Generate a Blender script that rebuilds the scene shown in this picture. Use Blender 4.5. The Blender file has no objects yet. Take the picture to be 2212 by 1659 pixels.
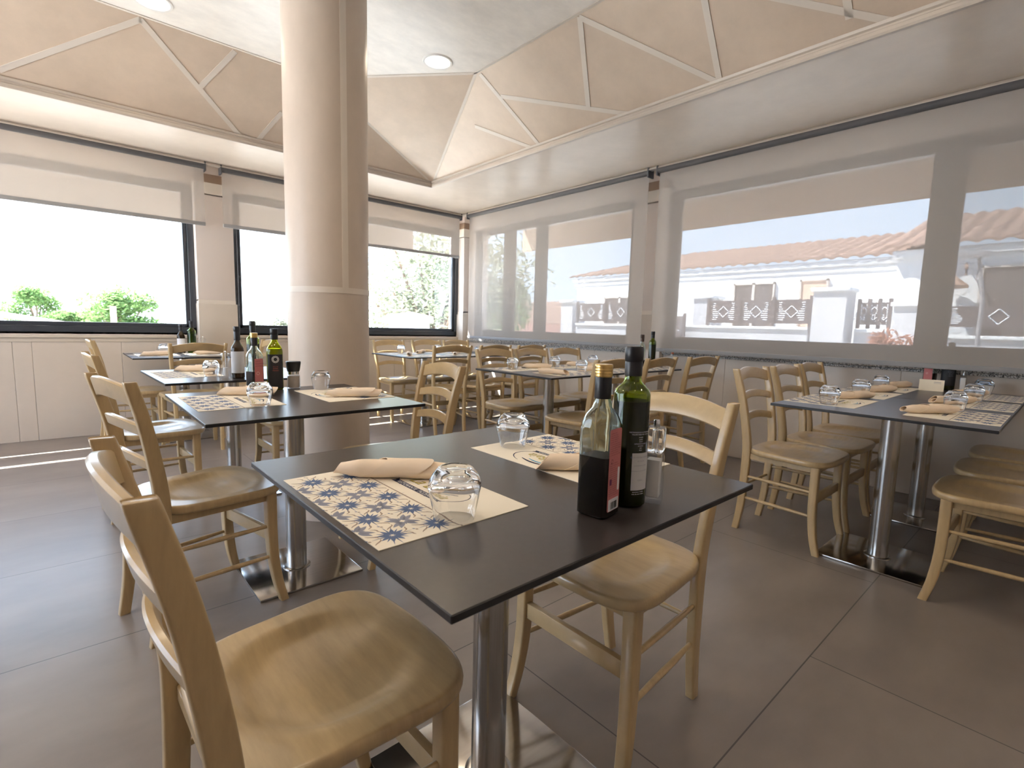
import bpy, bmesh, math, random
from mathutils import Vector, Matrix
import numpy as np
random.seed(7)
C = bpy.context.scene
COL = C.collection
PI = math.pi
R_ = math.radians
H = 1.08                                                # eye height

# ------------------------------------------------------------------ camera
yaw, pitch, roll, FPX = R_(41.83), R_(6.53), R_(1.5), 1091.0
fw = Vector((math.sin(yaw)*math.cos(pitch), math.cos(yaw)*math.cos(pitch), -math.sin(pitch)))
rt = Vector((math.cos(yaw), -math.sin(yaw), 0)); up = rt.cross(fw)
r2 = math.cos(roll)*rt + math.sin(roll)*up; u2 = -math.sin(roll)*rt + math.cos(roll)*up
cam = bpy.data.cameras.new('camera'); cam_o = bpy.data.objects.new('camera', cam); COL.objects.link(cam_o)
M = Matrix(((r2.x, u2.x, -fw.x, 0), (r2.y, u2.y, -fw.y, 0), (r2.z, u2.z, -fw.z, H), (0, 0, 0, 1)))
cam_o.matrix_world = M
cam.sensor_width = 36; cam.lens = 36*FPX/2212; cam.clip_start = .02; cam.clip_end = 300
cam.dof.use_dof = True; cam.dof.focus_distance = 1.35; cam.dof.aperture_fstop = 7.0
C.camera = cam_o

# ------------------------------------------------------------------ sky, sun, exposure
C.view_settings.view_transform = 'Standard'; C.view_settings.look = 'None'; C.view_settings.gamma = 1
C.view_settings.use_curve_mapping = False
C.view_settings.exposure = 0.50
C.cycles.use_denoising = True
C.cycles.max_bounces = 14; C.cycles.diffuse_bounces = 6; C.cycles.glossy_bounces = 5
C.cycles.transmission_bounces = 10; C.cycles.transparent_max_bounces = 16
C.cycles.sample_clamp_indirect = 6
w = bpy.data.worlds.new('sky'); C.world = w; w.use_nodes = True
nt = w.node_tree; nt.nodes.clear()
out = nt.nodes.new('ShaderNodeOutputWorld'); bg = nt.nodes.new('ShaderNodeBackground')
tc = nt.nodes.new('ShaderNodeTexCoord'); sx = nt.nodes.new('ShaderNodeSeparateXYZ'); cr = nt.nodes.new('ShaderNodeValToRGB')
nt.links.new(tc.outputs['Generated'], sx.inputs[0]); nt.links.new(sx.outputs['Z'], cr.inputs[0])
cr.color_ramp.elements[0].position = 0.0; cr.color_ramp.elements[0].color = (.76, .88, 1, 1)
cr.color_ramp.elements[1].position = 0.7; cr.color_ramp.elements[1].color = (.42, .62, 1, 1)
nt.links.new(cr.outputs[0], bg.inputs[0]); bg.inputs[1].default_value = 5.6
nt.links.new(bg.outputs[0], out.inputs[0])
sun = bpy.data.lights.new('sun', 'SUN'); sun.energy = 58; sun.angle = R_(.6); sun.color = (1, .95, .87)
sun_o = bpy.data.objects.new('sun', sun); COL.objects.link(sun_o)
sd = Vector((-.60, 1, 1.72)).normalized()               # towards the sun
sun_o.rotation_euler = sd.to_track_quat('Z', 'Y').to_euler()

# ------------------------------------------------------------------ materials
MATS = {}
def mat(name, col, rough=.5, metal=0., spec=.5, trans=0., ior=1.45, coat=0., emit=None, noise=None, bump=None):
    """noise=(scale, amount, stretch) varies the colour; bump=(scale, strength)"""
    if name in MATS: return MATS[name]
    m = bpy.data.materials.new(name); m.use_nodes = True; MATS[name] = m
    n = m.node_tree; b = n.nodes['Principled BSDF']
    b.inputs['Base Color'].default_value = (*col, 1); b.inputs['Roughness'].default_value = rough
    b.inputs['Metallic'].default_value = metal; b.inputs['Specular IOR Level'].default_value = spec
    b.inputs['Transmission Weight'].default_value = trans; b.inputs['IOR'].default_value = ior
    b.inputs['Coat Weight'].default_value = coat; b.inputs['Coat Roughness'].default_value = .14
    if emit:
        b.inputs['Emission Color'].default_value = (*emit[0], 1); b.inputs['Emission Strength'].default_value = emit[1]
    if noise or bump:
        t = n.nodes.new('ShaderNodeTexCoord'); mp = n.nodes.new('ShaderNodeMapping'); n.links.new(t.outputs['Object'], mp.inputs[0])
    if noise:
        sc, amt, st = noise
        mp.inputs['Scale'].default_value = st
        nz = n.nodes.new('ShaderNodeTexNoise'); nz.inputs['Scale'].default_value = sc; nz.inputs['Detail'].default_value = 6
        nz.inputs['Roughness'].default_value = .65
        n.links.new(mp.outputs[0], nz.inputs[0])
        r = n.nodes.new('ShaderNodeValToRGB'); n.links.new(nz.outputs[0], r.inputs[0])
        r.color_ramp.elements[0].position = .3; r.color_ramp.elements[1].position = .7
        r.color_ramp.elements[0].color = (*[max(0, c*(1-amt)) for c in col], 1)
        r.color_ramp.elements[1].color = (*[min(1, c*(1+amt)) for c in col], 1)
        n.links.new(r.outputs[0], b.inputs['Base Color'])
    if bump:
        nb = n.nodes.new('ShaderNodeTexNoise'); nb.inputs['Scale'].default_value = bump[0]; nb.inputs['Detail'].default_value = 5
        n.links.new(mp.outputs[0], nb.inputs[0])
        bp = n.nodes.new('ShaderNodeBump'); bp.inputs['Strength'].default_value = bump[1]; bp.inputs['Distance'].default_value = .01 if bump[0] < 50 else .0006
        n.links.new(nb.outputs[0], bp.inputs['Height']); n.links.new(bp.outputs[0], b.inputs['Normal'])
    return m

wood = mat('varnished_beech', (.46, .335, .175), .30, coat=.4, noise=(9, .10, (1, 6, 1)))
tabletop_m = mat('charcoal_laminate', (.036, .030, .029), .285, spec=.6, noise=(60, .12, (1, 1, 1)))
edge_m = mat('black_laminate_core', (.012, .012, .014), .4)
steel = mat('brushed_steel', (.50, .49, .47), .22, metal=1., noise=(4, .1, (60, 60, 1)))
plate_m = mat('polished_steel_plate', (.46, .44, .42), .13, metal=1., noise=(2, .08, (1, 30, 1)))
glass = mat('clear_glass', (1, 1, 1), 0., trans=1., ior=1.46)
paper = mat('cream_paper', (.86, .79, .66), .75)
ink_blue = mat('blue_grey_ink', (.105, .15, .27), .8)
ink_grey = mat('grey_ink', (.26, .27, .33), .8)
ink_brown = mat('brown_ink', (.33, .25, .19), .8)
ink_navy = mat('navy_ink', (.02, .028, .07), .8)
ink_gold = mat('gold_ink', (.55, .44, .10), .8)
ink_sky = mat('light_blue_ink', (.10, .36, .55), .8)
ink_white = mat('white_ink', (.85, .84, .8), .8)
napkin_m = mat('beige_napkin', (.84, .69, .53), .9)
frame_m = mat('dark_aluminium', (.028, .034, .045), .32, spec=.6)
chrome = mat('chrome', (.75, .75, .75), .1, metal=1.)
stucco = mat('taupe_stucco', (.60, .49, .39), .42, noise=(3.2, .09, (1, 1, 1)), bump=(14, .03))
column_m = mat('satin_column_stucco', (.58, .49, .41), .40, spec=.35, noise=(2.6, .10, (1, 1, .5)))
band_m = mat('pale_band_plaster', (.70, .63, .55), .5)
soffit_m = mat('satin_beige_plaster', (.70, .61, .52), .26, spec=.5, noise=(2.2, .07, (1, 1, 1)))
top_m = mat('marbled_plaster', (.88, .82, .74), .35, noise=(5, .08, (1, 1.6, 1)))
cornice_m = mat('cornice_paint', (.47, .41, .35), .4)
ledge_m = mat('beige_ledge_stone', (.60, .53, .45), .35)
wall_m = mat('upper_wall_plaster', (.66, .58, .53), .55)
panel_m = mat('greige_wall_panel', (.58, .51, .44), .32, noise=(2, .05, (1, 1, 1)))
joint_m = mat('panel_joint', (.36, .33, .30), .6)
brown_m = mat('brown_paint_band', (.24, .16, .11), .6)
outside_white = mat('white_render', (.88, .88, .88), .9)
window_dark = mat('dark_window', (.14, .12, .12), .3)
terracotta = mat('terracotta_tile', (.21, .135, .105), .85, noise=(5, .25, (1, 1, 1)))
awning_m = mat('beige_awning_cloth', (.60, .48, .39), .9)

def granite():
    m = mat('granite', (.5, .5, .5), .3); n = m.node_tree; b = n.nodes['Principled BSDF']
    t = n.nodes.new('ShaderNodeTexCoord'); v = n.nodes.new('ShaderNodeTexNoise'); v.inputs['Scale'].default_value = 130
    n.links.new(t.outputs['Object'], v.inputs[0]); r = n.nodes.new('ShaderNodeValToRGB'); n.links.new(v.outputs[0], r.inputs[0])
    r.color_ramp.interpolation = 'CONSTANT'; e = r.color_ramp.elements
    e[0].color = (.05, .05, .05, 1); e[1].position = .44; e[1].color = (.30, .28, .26, 1); k = e.new(.52); k.color = (.62, .60, .57, 1)
    n.links.new(r.outputs[0], b.inputs['Base Color']); return m
granite_m = granite()

def floor_mat():
    m = mat('grey_brown_floor_tile', (.17, .15, .14), .34, spec=.5); n = m.node_tree; b = n.nodes['Principled BSDF']
    t = n.nodes.new('ShaderNodeTexCoord'); mp = n.nodes.new('ShaderNodeMapping'); n.links.new(t.outputs['Object'], mp.inputs[0])
    mp.inputs['Location'].default_value = (-1.829, -.50, 0)
    bk = n.nodes.new('ShaderNodeTexBrick'); bk.offset = .5; bk.inputs['Scale'].default_value = 1
    bk.inputs['Brick Width'].default_value = 1.56; bk.inputs['Row Height'].default_value = .78
    bk.inputs['Mortar Size'].default_value = .0022; bk.inputs['Mortar Smooth'].default_value = .1; bk.inputs['Bias'].default_value = 0
    bk.inputs['Color1'].default_value = (.20, .172, .155, 1); bk.inputs['Color2'].default_value = (.22, .19, .17, 1)
    bk.inputs['Mortar'].default_value = (.07, .062, .058, 1)
    n.links.new(mp.outputs[0], bk.inputs[0])
    m2 = n.nodes.new('ShaderNodeMapping'); m2.inputs['Scale'].default_value = (.9, 1.7, 1); n.links.new(t.outputs['Object'], m2.inputs[0])
    nz = n.nodes.new('ShaderNodeTexNoise'); nz.inputs['Scale'].default_value = 2.2; nz.inputs['Detail'].default_value = 7; nz.inputs['Roughness'].default_value = .55
    n.links.new(m2.outputs[0], nz.inputs[0])
    r = n.nodes.new('ShaderNodeValToRGB'); r.color_ramp.elements[0].position = .3; r.color_ramp.elements[0].color = (.80, .80, .80, 1)
    r.color_ramp.elements[1].position = .72; r.color_ramp.elements[1].color = (1.16, 1.16, 1.16, 1); n.links.new(nz.outputs[0], r.inputs[0])
    mx = n.nodes.new('ShaderNodeMix'); mx.data_type = 'RGBA'; mx.blend_type = 'MULTIPLY'; mx.inputs[0].default_value = 1
    n.links.new(bk.outputs['Color'], mx.inputs[6]); n.links.new(r.outputs[0], mx.inputs[7]); n.links.new(mx.outputs[2], b.inputs['Base Color'])
    mr = n.nodes.new('ShaderNodeMapRange'); mr.inputs[3].default_value = .285; mr.inputs[4].default_value = .33
    n.links.new(nz.outputs[0], mr.inputs[0]); n.links.new(mr.outputs[0], b.inputs['Roughness'])
    bp = n.nodes.new('ShaderNodeBump'); bp.inputs['Strength'].default_value = .04; bp.inputs['Distance'].default_value = .002
    n.links.new(nz.outputs[0], bp.inputs['Height']); n.links.new(bp.outputs[0], b.inputs['Normal'])
    return m
floor_m = floor_mat()

def mixed(name, build):
    m = bpy.data.materials.new(name); m.use_nodes = True; n = m.node_tree; n.nodes.clear()
    o = n.nodes.new('ShaderNodeOutputMaterial'); n.links.new(build(n), o.inputs[0]); MATS[name] = m; return m
def blind_build(n):
    tr = n.nodes.new('ShaderNodeBsdfTransparent'); tr.inputs[0].default_value = (1, 1, 1, 1)
    df = n.nodes.new('ShaderNodeBsdfDiffuse'); df.inputs[0].default_value = (.60, .545, .50, 1)
    tl = n.nodes.new('ShaderNodeBsdfTranslucent'); tl.inputs[0].default_value = (.22, .18, .15, 1)
    a = n.nodes.new('ShaderNodeMixShader'); a.inputs[0].default_value = .35; n.links.new(df.outputs[0], a.inputs[1]); n.links.new(tl.outputs[0], a.inputs[2])
    b = n.nodes.new('ShaderNodeMixShader'); b.inputs[0].default_value = .27; n.links.new(a.outputs[0], b.inputs[1]); n.links.new(tr.outputs[0], b.inputs[2])
    return b.outputs[0]
blind_m = mixed('sheer_screen_fabric', blind_build)
def pane_build(tint):
    def f(n):
        tr = n.nodes.new('ShaderNodeBsdfTransparent'); tr.inputs[0].default_value = (*tint, 1)
        gl = n.nodes.new('ShaderNodeBsdfGlossy'); gl.inputs['Roughness'].default_value = 0
        b = n.nodes.new('ShaderNodeMixShader'); b.inputs[0].default_value = .05; n.links.new(tr.outputs[0], b.inputs[1]); n.links.new(gl.outputs[0], b.inputs[2])
        return b.outputs[0]
    return f
pane_m = mixed('clear_window_glass', pane_build((.95, .97, .97)))
def acrylic_build(n):
    tr = n.nodes.new('ShaderNodeBsdfTransparent'); tr.inputs[0].default_value = (.96, .97, .98, 1)
    gl = n.nodes.new('ShaderNodeBsdfGlossy'); gl.inputs['Roughness'].default_value = .03; lw = n.nodes.new('ShaderNodeLayerWeight'); lw.inputs[0].default_value = .5; pw = n.nodes.new('ShaderNodeMath'); pw.operation = 'POWER'; pw.inputs[1].default_value = 3.5; fr = n.nodes.new('ShaderNodeMath'); fr.operation = 'MULTIPLY_ADD'; fr.inputs[1].default_value = .55; fr.inputs[2].default_value = .05; n.links.new(lw.outputs['Facing'], pw.inputs[0]); n.links.new(pw.outputs[0], fr.inputs[0])
    b = n.nodes.new('ShaderNodeMixShader'); n.links.new(fr.outputs[0], b.inputs[0]); n.links.new(tr.outputs[0], b.inputs[1]); n.links.new(gl.outputs[0], b.inputs[2])
    return b.outputs[0]
acrylic = mixed('clear_acrylic', acrylic_build)
dim_pane_m = mixed('dimming_window_glass', pane_build((.61, .625, .635)))  # tint added to dim the outdoors behind the right-hand blinds
def leafy(name, col):
    def bl(n):
        df = n.nodes.new('ShaderNodeBsdfDiffuse'); df.inputs[0].default_value = (*col, 1)
        tl = n.nodes.new('ShaderNodeBsdfTranslucent'); tl.inputs[0].default_value = (*col, 1)
        a = n.nodes.new('ShaderNodeMixShader'); a.inputs[0].default_value = .4; n.links.new(df.outputs[0], a.inputs[1]); n.links.new(tl.outputs[0], a.inputs[2])
        return a.outputs[0]
    return mixed(name, bl)

# ------------------------------------------------------------------ mesh helpers
def obj(name, bm, m, parent=None, angle=35, loc=None):
    me = bpy.data.meshes.new(name)
    bmesh.ops.recalc_face_normals(bm, faces=bm.faces[:])
    for f in bm.faces:
        if f.material_index == 9: f.normal_flip(); f.material_index = 0      # inner wall of a vessel
    bm.to_mesh(me); bm.free()
    for k in (m if isinstance(m, (list, tuple)) else [m]): me.materials.append(k)
    me.shade_smooth(); me.set_sharp_from_angle(angle=R_(angle))
    o = bpy.data.objects.new(name, me); COL.objects.link(o)
    if loc: o.location = loc
    if parent: o.parent = parent
    return o
def tag(o, label=None, cat=None, group=None, kind=None):
    if label: o['label'] = label
    if cat: o['category'] = cat
    if group: o['group'] = group
    if kind: o['kind'] = kind
    return o
def thing(name, loc=(0, 0, 0), rz=0., label=None, cat=None, group=None, kind=None):
    o = bpy.data.objects.new(name, None); COL.objects.link(o); o.empty_display_size = .1
    o.location = loc; o.rotation_euler = (0, 0, rz); return tag(o, label, cat, group, kind)
def kids(o): return [c for c in COL.objects if c.parent == o]
KIDS = {}
def dup(root, loc, rz, label=None, group=None):
    if root.name not in KIDS: KIDS[root.name] = [(c, kids(c)) for c in kids(root)]
    r = root.copy(); COL.objects.link(r); r.location = loc; r.rotation_euler = (0, 0, rz)
    if label: r['label'] = label
    if group: r['group'] = group
    for ch, gs in KIDS[root.name]:
        c = ch.copy(); COL.objects.link(c); c.parent = r
        for g in gs:
            d = g.copy(); COL.objects.link(d); d.parent = c
    return r
def BM(): return bmesh.new()
def box(bm, x0, x1, y0, y1, z0, z1, bev=0., seg=2):
    r = bmesh.ops.create_cube(bm, size=1)
    for v in r['verts']:
        v.co = Vector(((x0+x1)/2+v.co.x*(x1-x0), (y0+y1)/2+v.co.y*(y1-y0), (z0+z1)/2+v.co.z*(z1-z0)))
    if bev:
        es = list({e for v in r['verts'] for e in v.link_edges})
        bmesh.ops.bevel(bm, geom=es, offset=bev, segments=seg, affect='EDGES', profile=.6)
    return bm
def loft(bm, rings, close=True, mi=0):
    """rings: lists of points with equal counts"""
    vs = [[bm.verts.new(p) for p in r] for r in rings]; n = len(vs[0])
    for a, b in zip(vs, vs[1:]):
        for i in range(n):
            f = bm.faces.new((a[i], a[(i+1) % n], b[(i+1) % n], b[i])); f.material_index = mi
    if close:
        for r in (vs[0][::-1], vs[-1]):
            f = bm.faces.new(r); f.material_index = mi
    return vs
def circ(x, y, z, r, n=24): return [(x+r*math.cos(2*PI*i/n), y+r*math.sin(2*PI*i/n), z) for i in range(n)]
def lathe(bm, prof, n=28, x=0, y=0, close=True, mi=0): loft(bm, [circ(x, y, z, max(r, 1e-4), n) for r, z in prof], close, mi); return bm
def tube(bm, pts, r, n=10, close=True):
    pts = [Vector(p) for p in pts]; rings = []; rr = r if isinstance(r, (list, tuple)) else [r]*len(pts)
    for i, p in enumerate(pts):
        d = (pts[min(i+1, len(pts)-1)]-pts[max(i-1, 0)]).normalized()
        a = d.cross(Vector((0, 0, 1))) if abs(d.z) < .95 else d.cross(Vector((1, 0, 0))); a.normalize(); b = d.cross(a)
        rings.append([p+rr[i]*(math.cos(2*PI*k/n)*a+math.sin(2*PI*k/n)*b) for k in range(n)])
    loft(bm, rings, close); return bm
def rrect(cx, cy, z, wx, wy, r, n=3):
    r = min(r, wx/2*.99, wy/2*.99); out = []
    for sx_, sy_, a0 in ((1, 1, 0), (-1, 1, 90), (-1, -1, 180), (1, -1, 270)):
        for k in range(n+1):
            a = R_(a0+90*k/n); out.append((cx+sx_*(wx/2-r)+r*math.cos(a), cy+sy_*(wy/2-r)+r*math.sin(a), z))
    return out
def smooth_path(ctrl, n):
    """Catmull-Rom through control tuples"""
    P = [np.array(c, float) for c in ctrl]; P = [2*P[0]-P[1]]+P+[2*P[-1]-P[-2]]; out = []
    segs = len(P)-3
    for i in range(n+1):
        t = i/n*segs; k = min(int(t), segs-1); t -= k
        a, b, c, d = P[k:k+4]
        out.append(.5*((2*b)+(-a+c)*t+(2*a-5*b+4*c-d)*t*t+(-a+3*b-3*c+d)*t**3))
    return out
def plane(bm, pts):
    return bm.faces.new([bm.verts.new(p) for p in pts])
def text_mesh(bm, s, size, mtx, shear=0., align='CENTER', ex=0.):
    cu = bpy.data.curves.new('t', 'FONT'); cu.body = s; cu.size = size; cu.align_x = align; cu.shear = shear; cu.resolution_u = 2; cu.extrude = ex
    o = bpy.data.objects.new('t', cu); COL.objects.link(o)
    bpy.context.view_layer.update()
    me = bpy.data.meshes.new_from_object(o.evaluated_get(bpy.context.evaluated_depsgraph_get()))
    me.transform(mtx); bm.from_mesh(me)
    bpy.data.objects.remove(o); bpy.data.curves.remove(cu); bpy.data.meshes.remove(me)

# ------------------------------------------------------------------ room shell
XB, YA, ZS = 4.33, 5.886, 2.54           # right wall, far wall, soffit height
XL, YB = -3.2, -3.0
def st(name, bm, m, parent=None, **k):
    o = obj(name, bm, m, parent, **k)
    if not parent: o['kind'] = 'structure'
    return o
st('floor', box(BM(), XL-.2, XB+.25, YB-.2, YA+.25, -.08, 0), floor_m)

# far wall (wall_left in the photo) with two window openings
WT = .22
A_OPEN = [(-2.95, 1.03), (1.36, 4.207)]; ZO0, ZO1 = .93, 2.36
bm = BM(); box(bm, XL, XB+WT, YA, YA+WT, 0, ZO0); box(bm, XL, XB+WT, YA, YA+WT, ZO1, 3.3)
for a, b in ((XL, -2.95), (1.03, 1.36), (4.207, XB+WT)): box(bm, a, b, YA, YA+WT, ZO0, ZO1)
st('wall_far', bm, wall_m)
B_OPEN = [(3.03, 5.66), (-2.2, 2.67)]
bm = BM(); box(bm, XB, XB+WT, YB, YA, 0, ZO0); box(bm, XB, XB+WT, YB, YA, ZO1, 3.3)
for a, b in ((YB, -2.2), (2.67, 3.03), (5.66, YA)): box(bm, XB, XB+WT, a, b, ZO0, ZO1)
st('wall_right', bm, wall_m)
bm = BM(); box(bm, XL-WT, XL, YB, YA, 0, .5); box(bm, XL-WT, XL, YB, YA, 2.45, 3.3)
for a, b in ((YB, 2.2), (5.3, YA)): box(bm, XL-WT, XL, a, b, .5, 2.45)
st('wall_left', bm, wall_m)
bm = BM(); box(bm, XL, XB, YB-WT, YB, 0, 3.3)
st('wall_back', bm, wall_m)

# panels (dado) with joints and a moulded granite ledge
bm = BM(); xs = [-3.15, -2.3, -1.7, -1.1, -.302, -.185, .415, 1.0]
for a, b in zip(xs, xs[1:]): box(bm, a+.0008, b-.0008, YA-.022, YA, .0, .845, .002, 1)
xs = [1.40, 2.0, 2.6, 3.2, 3.8, 4.30]
for a, b in zip(xs, xs[1:]): box(bm, a+.0008, b-.0008, YA-.022, YA, .0, .845, .002, 1)
st('trim_1', bm, panel_m)
bm = BM(); ys = [5.86, 5.0, 4.25, 3.49, 2.74, 2.04, 1.4, .80, .1, -.6, -1.3, -2.0, -2.9]
for a, b in zip(ys[1:], ys): box(bm, XB-.022, XB, a+.0008, b-.0008, .0, .845, .002, 1)
st('trim_2', bm, panel_m)
def ledge(name, horizontal, a, b):
    bm = BM()
    if horizontal: box(bm, a, b, YA-.045, YA+.10, .880, .905, .004); box(bm, a, b, YA-.030, YA, .845, .878, .003)
    else: box(bm, XB-.055, XB+.10, a, b, .865, .905, .004); box(bm, XB-.036, XB, a, b, .845, .863, .003)
    return st(name, bm, ledge_m if horizontal else granite_m)
ledge('trim_3', True, XL, 1.03); ledge('trim_4', True, 1.36, 4.20); ledge('trim_5', False, YB, 5.80)

# piers between the windows: lower box, pale joint, brown and white bands at the head
def pier(name, x0, x1, y0, y1, d):
    """d: 'y' faces -Y, 'x' faces -X"""
    r = thing(name, kind='structure')
    e = .018
    if d == 'y':
        obj('pier_shaft', box(BM(), x0, x1, y0, YA, 1.245, 2.27, .004), wall_m, r)
        obj('pier_base', box(BM(), x0-e*.3, x1+e*.6, y0-e, YA, 0, 1.225, .004), panel_m, r)
        obj('pier_joint', box(BM(), x0, x1, y0-.004, YA, 1.225, 1.262), band_m, r)
        obj('pier_white_band', box(BM(), x0, x1, y0-.006, YA, 2.28, 2.385), band_m, r)
        obj('pier_brown_band', box(BM(), x0, x1, y0-.006, YA, 2.385, 2.465), brown_m, r)
        obj('pier_head', box(BM(), x0, x1, y0, YA, 2.465, ZS), wall_m, r)
    else:
        obj('pier_shaft', box(BM(), x0, XB, y0, y1, 1.245, 2.27, .004), wall_m, r)
        obj('pier_base', box(BM(), x0-e, XB, y0-e, y1+e, 0, 1.225, .004), panel_m, r)
        obj('pier_joint', box(BM(), x0-.004, XB, y0, y1, 1.225, 1.262), band_m, r)
        obj('pier_white_band', box(BM(), x0-.006, XB, y0, y1, 2.28, 2.385), band_m, r)
        obj('pier_brown_band', box(BM(), x0-.006, XB, y0, y1, 2.385, 2.465), brown_m, r)
        obj('pier_head', box(BM(), x0, XB, y0, y1, 2.465, ZS), wall_m, r)
pier('wall_pier_far', 1.03, 1.36, YA-.10, YA, 'y')
pier('wall_pier_right', XB-.07, XB, 2.67, 3.03, 'x')
pier('wall_pier_corner', XB-.125, XB, YA-.13, YA, 'x')

# windows: aluminium frame with a stepped sash, panes as they stand
def window(name, horizontal, a, b, mulls):
    r = thing(name, kind='structure')
    t0, t1 = (YA+.0, YA+.07) if horizontal else (XB+.0, XB+.07)
    def bx(bm, u0, u1, d0, d1, z0, z1, bev=.003):
        if horizontal: box(bm, u0, u1, d0, d1, z0, z1, bev, 1)
        else: box(bm, d0, d1, u0, u1, z0, z1, bev, 1)
    fr = BM(); q = .055
    bx(fr, a, b, t0, t1, ZO0-.02, ZO0+.055); bx(fr, a, b, t0, t1, ZO1-.04, ZO1)
    bx(fr, a, a+q, t0, t1, ZO0, ZO1); bx(fr, b-q, b, t0, t1, ZO0, ZO1)
    obj('window_frame', fr, frame_m, r)
    es = [a+q]+[e for m0, m1 in mulls for e in (m0, m1)]+[b-q]
    for m0, m1 in mulls:
        mb = BM(); bx(mb, m0, m1, t0-.004, t1+.004, ZO0, ZO1); obj('mullion', mb, frame_m, r)
    for p0, p1 in zip(es[::2], es[1::2]):
        s = BM(); s0, s1, k = t0+.018, t1-.008, .035
        bx(s, p0, p1, s0, s1, ZO0+.055, ZO0+.09); bx(s, p0, p1, s0, s1, ZO1-.085, ZO1-.04)
        bx(s, p0, p0+k, s0, s1, ZO0+.055, ZO1-.04); bx(s, p1-k, p1, s0, s1, ZO0+.055, ZO1-.04)
        so = obj('sash', s, frame_m, r)
        g = BM(); gm = (s0+s1)/2; bx(g, p0+.02, p1-.02, gm-.002, gm+.002, ZO0+.07, ZO1-.06, 0); obj('pane', g, pane_m if horizontal else dim_pane_m, so)
window('window_1', True, A_OPEN[0][0], A_OPEN[0][1], [(-1.4, -1.3)])
window('window_2', True, A_OPEN[1][0], A_OPEN[1][1], [])
window('window_3', False, B_OPEN[0][0], B_OPEN[0][1], [(4.355, 4.465), (4.92, 5.05)])
window('window_4', False, B_OPEN[1][0], B_OPEN[1][1], [(.623, .727), (-1.3, -1.2)])

# ceiling: soffit ring, moulded lip, sloping faceted vault, flat top
XC, YC = 3.087, 4.826; XI, YI = 2.494, 4.23; Z1, Z2 = 2.60, 3.0
X0c, Y0c = -2.2, -2.2
bm = BM()
box(bm, XL, XB, YC, YA, ZS, ZS+.04); box(bm, XC, XB, YB, YC, ZS, ZS+.04)
box(bm, XL, X0c, YB, YC, ZS, ZS+.04); box(bm, X0c, XC, YB, Y0c, ZS, ZS+.04)
st('ceiling_soffit', bm, soffit_m)
def rect_profile(name, prof, m, x0, x1, y0, y1):
    """prof: (inset towards the room's middle, z) closed polyline swept round the rectangle"""
    bm = BM(); rings = []
    for d, z in prof: rings.append([(x0+d, y0+d, z), (x1-d, y0+d, z), (x1-d, y1-d, z), (x0+d, y1-d, z)])
    rings.append(rings[0]); loft(bm, rings, False); return st(name, bm, m, angle=25)
rect_profile('trim_6', [(-.01, ZS-.004), (.012, ZS-.004), (.018, ZS+.006), (.018, ZS+.022), (.006, ZS+.030), (.006, ZS+.040), (.016, ZS+.046), (.020, ZS+.060), (-.01, ZS+.064)], cornice_m, X0c, XC, Y0c, YC)
rect_profile('trim_7', [(-.05, ZS-.001), (-.012, ZS-.001), (-.004, ZS-.008), (.004, ZS-.018), (.004, ZS-.026), (-.05, ZS-.026)], cornice_m, XL-.02, XB-.262, YB, YA-.262)
bm = BM()
ox0, ox1, oy0, oy1 = X0c-.04, XC+.03, Y0c-.04, YC+.03
def slope_quad(pts): plane(bm, pts)
V1 = (1.658, YI, Z2); V2 = (XI, 3.295, Z2)
Pc = (ox1, oy1, Z1-.02)
ix0, iy0 = X0c+.6, Y0c+.6
plane(bm, [(ox0, oy1, Z1-.02), Pc, V1, (ix0, YI, Z2)])            # far slope
plane(bm, [Pc, V2, V1])                                          # corner facet
plane(bm, [Pc, (ox1, oy0, Z1-.02), (XI, iy0, Z2), V2])            # right slope
plane(bm, [(ox0, oy0, Z1-.02), (ox1, oy0, Z1-.02), (XI, iy0, Z2), (ix0, iy0, Z2)])
plane(bm, [(ox0, oy0, Z1-.02), (ox0, oy1, Z1-.02), (ix0, YI, Z2), (ix0, iy0, Z2)])
o = st('ceiling_vault', bm, stucco, angle=3)
bm = BM(); plane(bm, [(ix0, iy0, Z2), (XI, iy0, Z2), V2, V1, (ix0, YI, Z2)]); st('ceiling', bm, top_m)
bm = BM(); box(bm, XL-.3, XB+.3, YB-.3, YA+.3, 3.3, 3.36); st('ceiling_roof_slab', bm, wall_m)
# pale tape lines on the slopes
nB = Vector((-.4, 0, -.593)).normalized(); nA = Vector((0, -.4, -.596)).normalized()
def tape(bm, a, b, n, wd=.036):
    a, b = Vector(a)+n*.004, Vector(b)+n*.004; d = (b-a).normalized(); s = d.cross(n)*wd/2
    a = a-d*.012; b = b+d*.012
    vs = [a-s, b-s, b+s, a+s]; lo = [bm.verts.new(v) for v in vs]; hi = [bm.verts.new(v-n*.003) for v in vs]
    bm.faces.new(lo); bm.faces.new(hi)
    for i in range(4): bm.faces.new((lo[i], lo[(i+1) % 4], hi[(i+1) % 4], hi[i]))
bm = BM()
def zB(x): return Z1+(XC-x)*.4/.593
def zA(y): return Z1+(YC-y)*.4/.596
for (x0, y0), (x1, y1) in (((2.517, 2.268), (2.97, 2.562)), ((2.515, 2.26), (3.105, 1.624)), ((2.692, 3.21), (3.105, 2.266)), ((2.52, 3.26), (3.105, 3.187)),
                           ((2.515, 1.50), (3.105, 1.631)), ((2.70, 1.41), (3.105, .748)), ((2.515, .9), (3.012, .929)), ((2.80, 3.68), (3.105, 3.26)), ((2.515, .72), (3.105, .05)), ((2.515, -.4), (3.105, .05))):
    tape(bm, (x0, y0, zB(x0)), (x1, y1, zB(x1)), nB)
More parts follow.
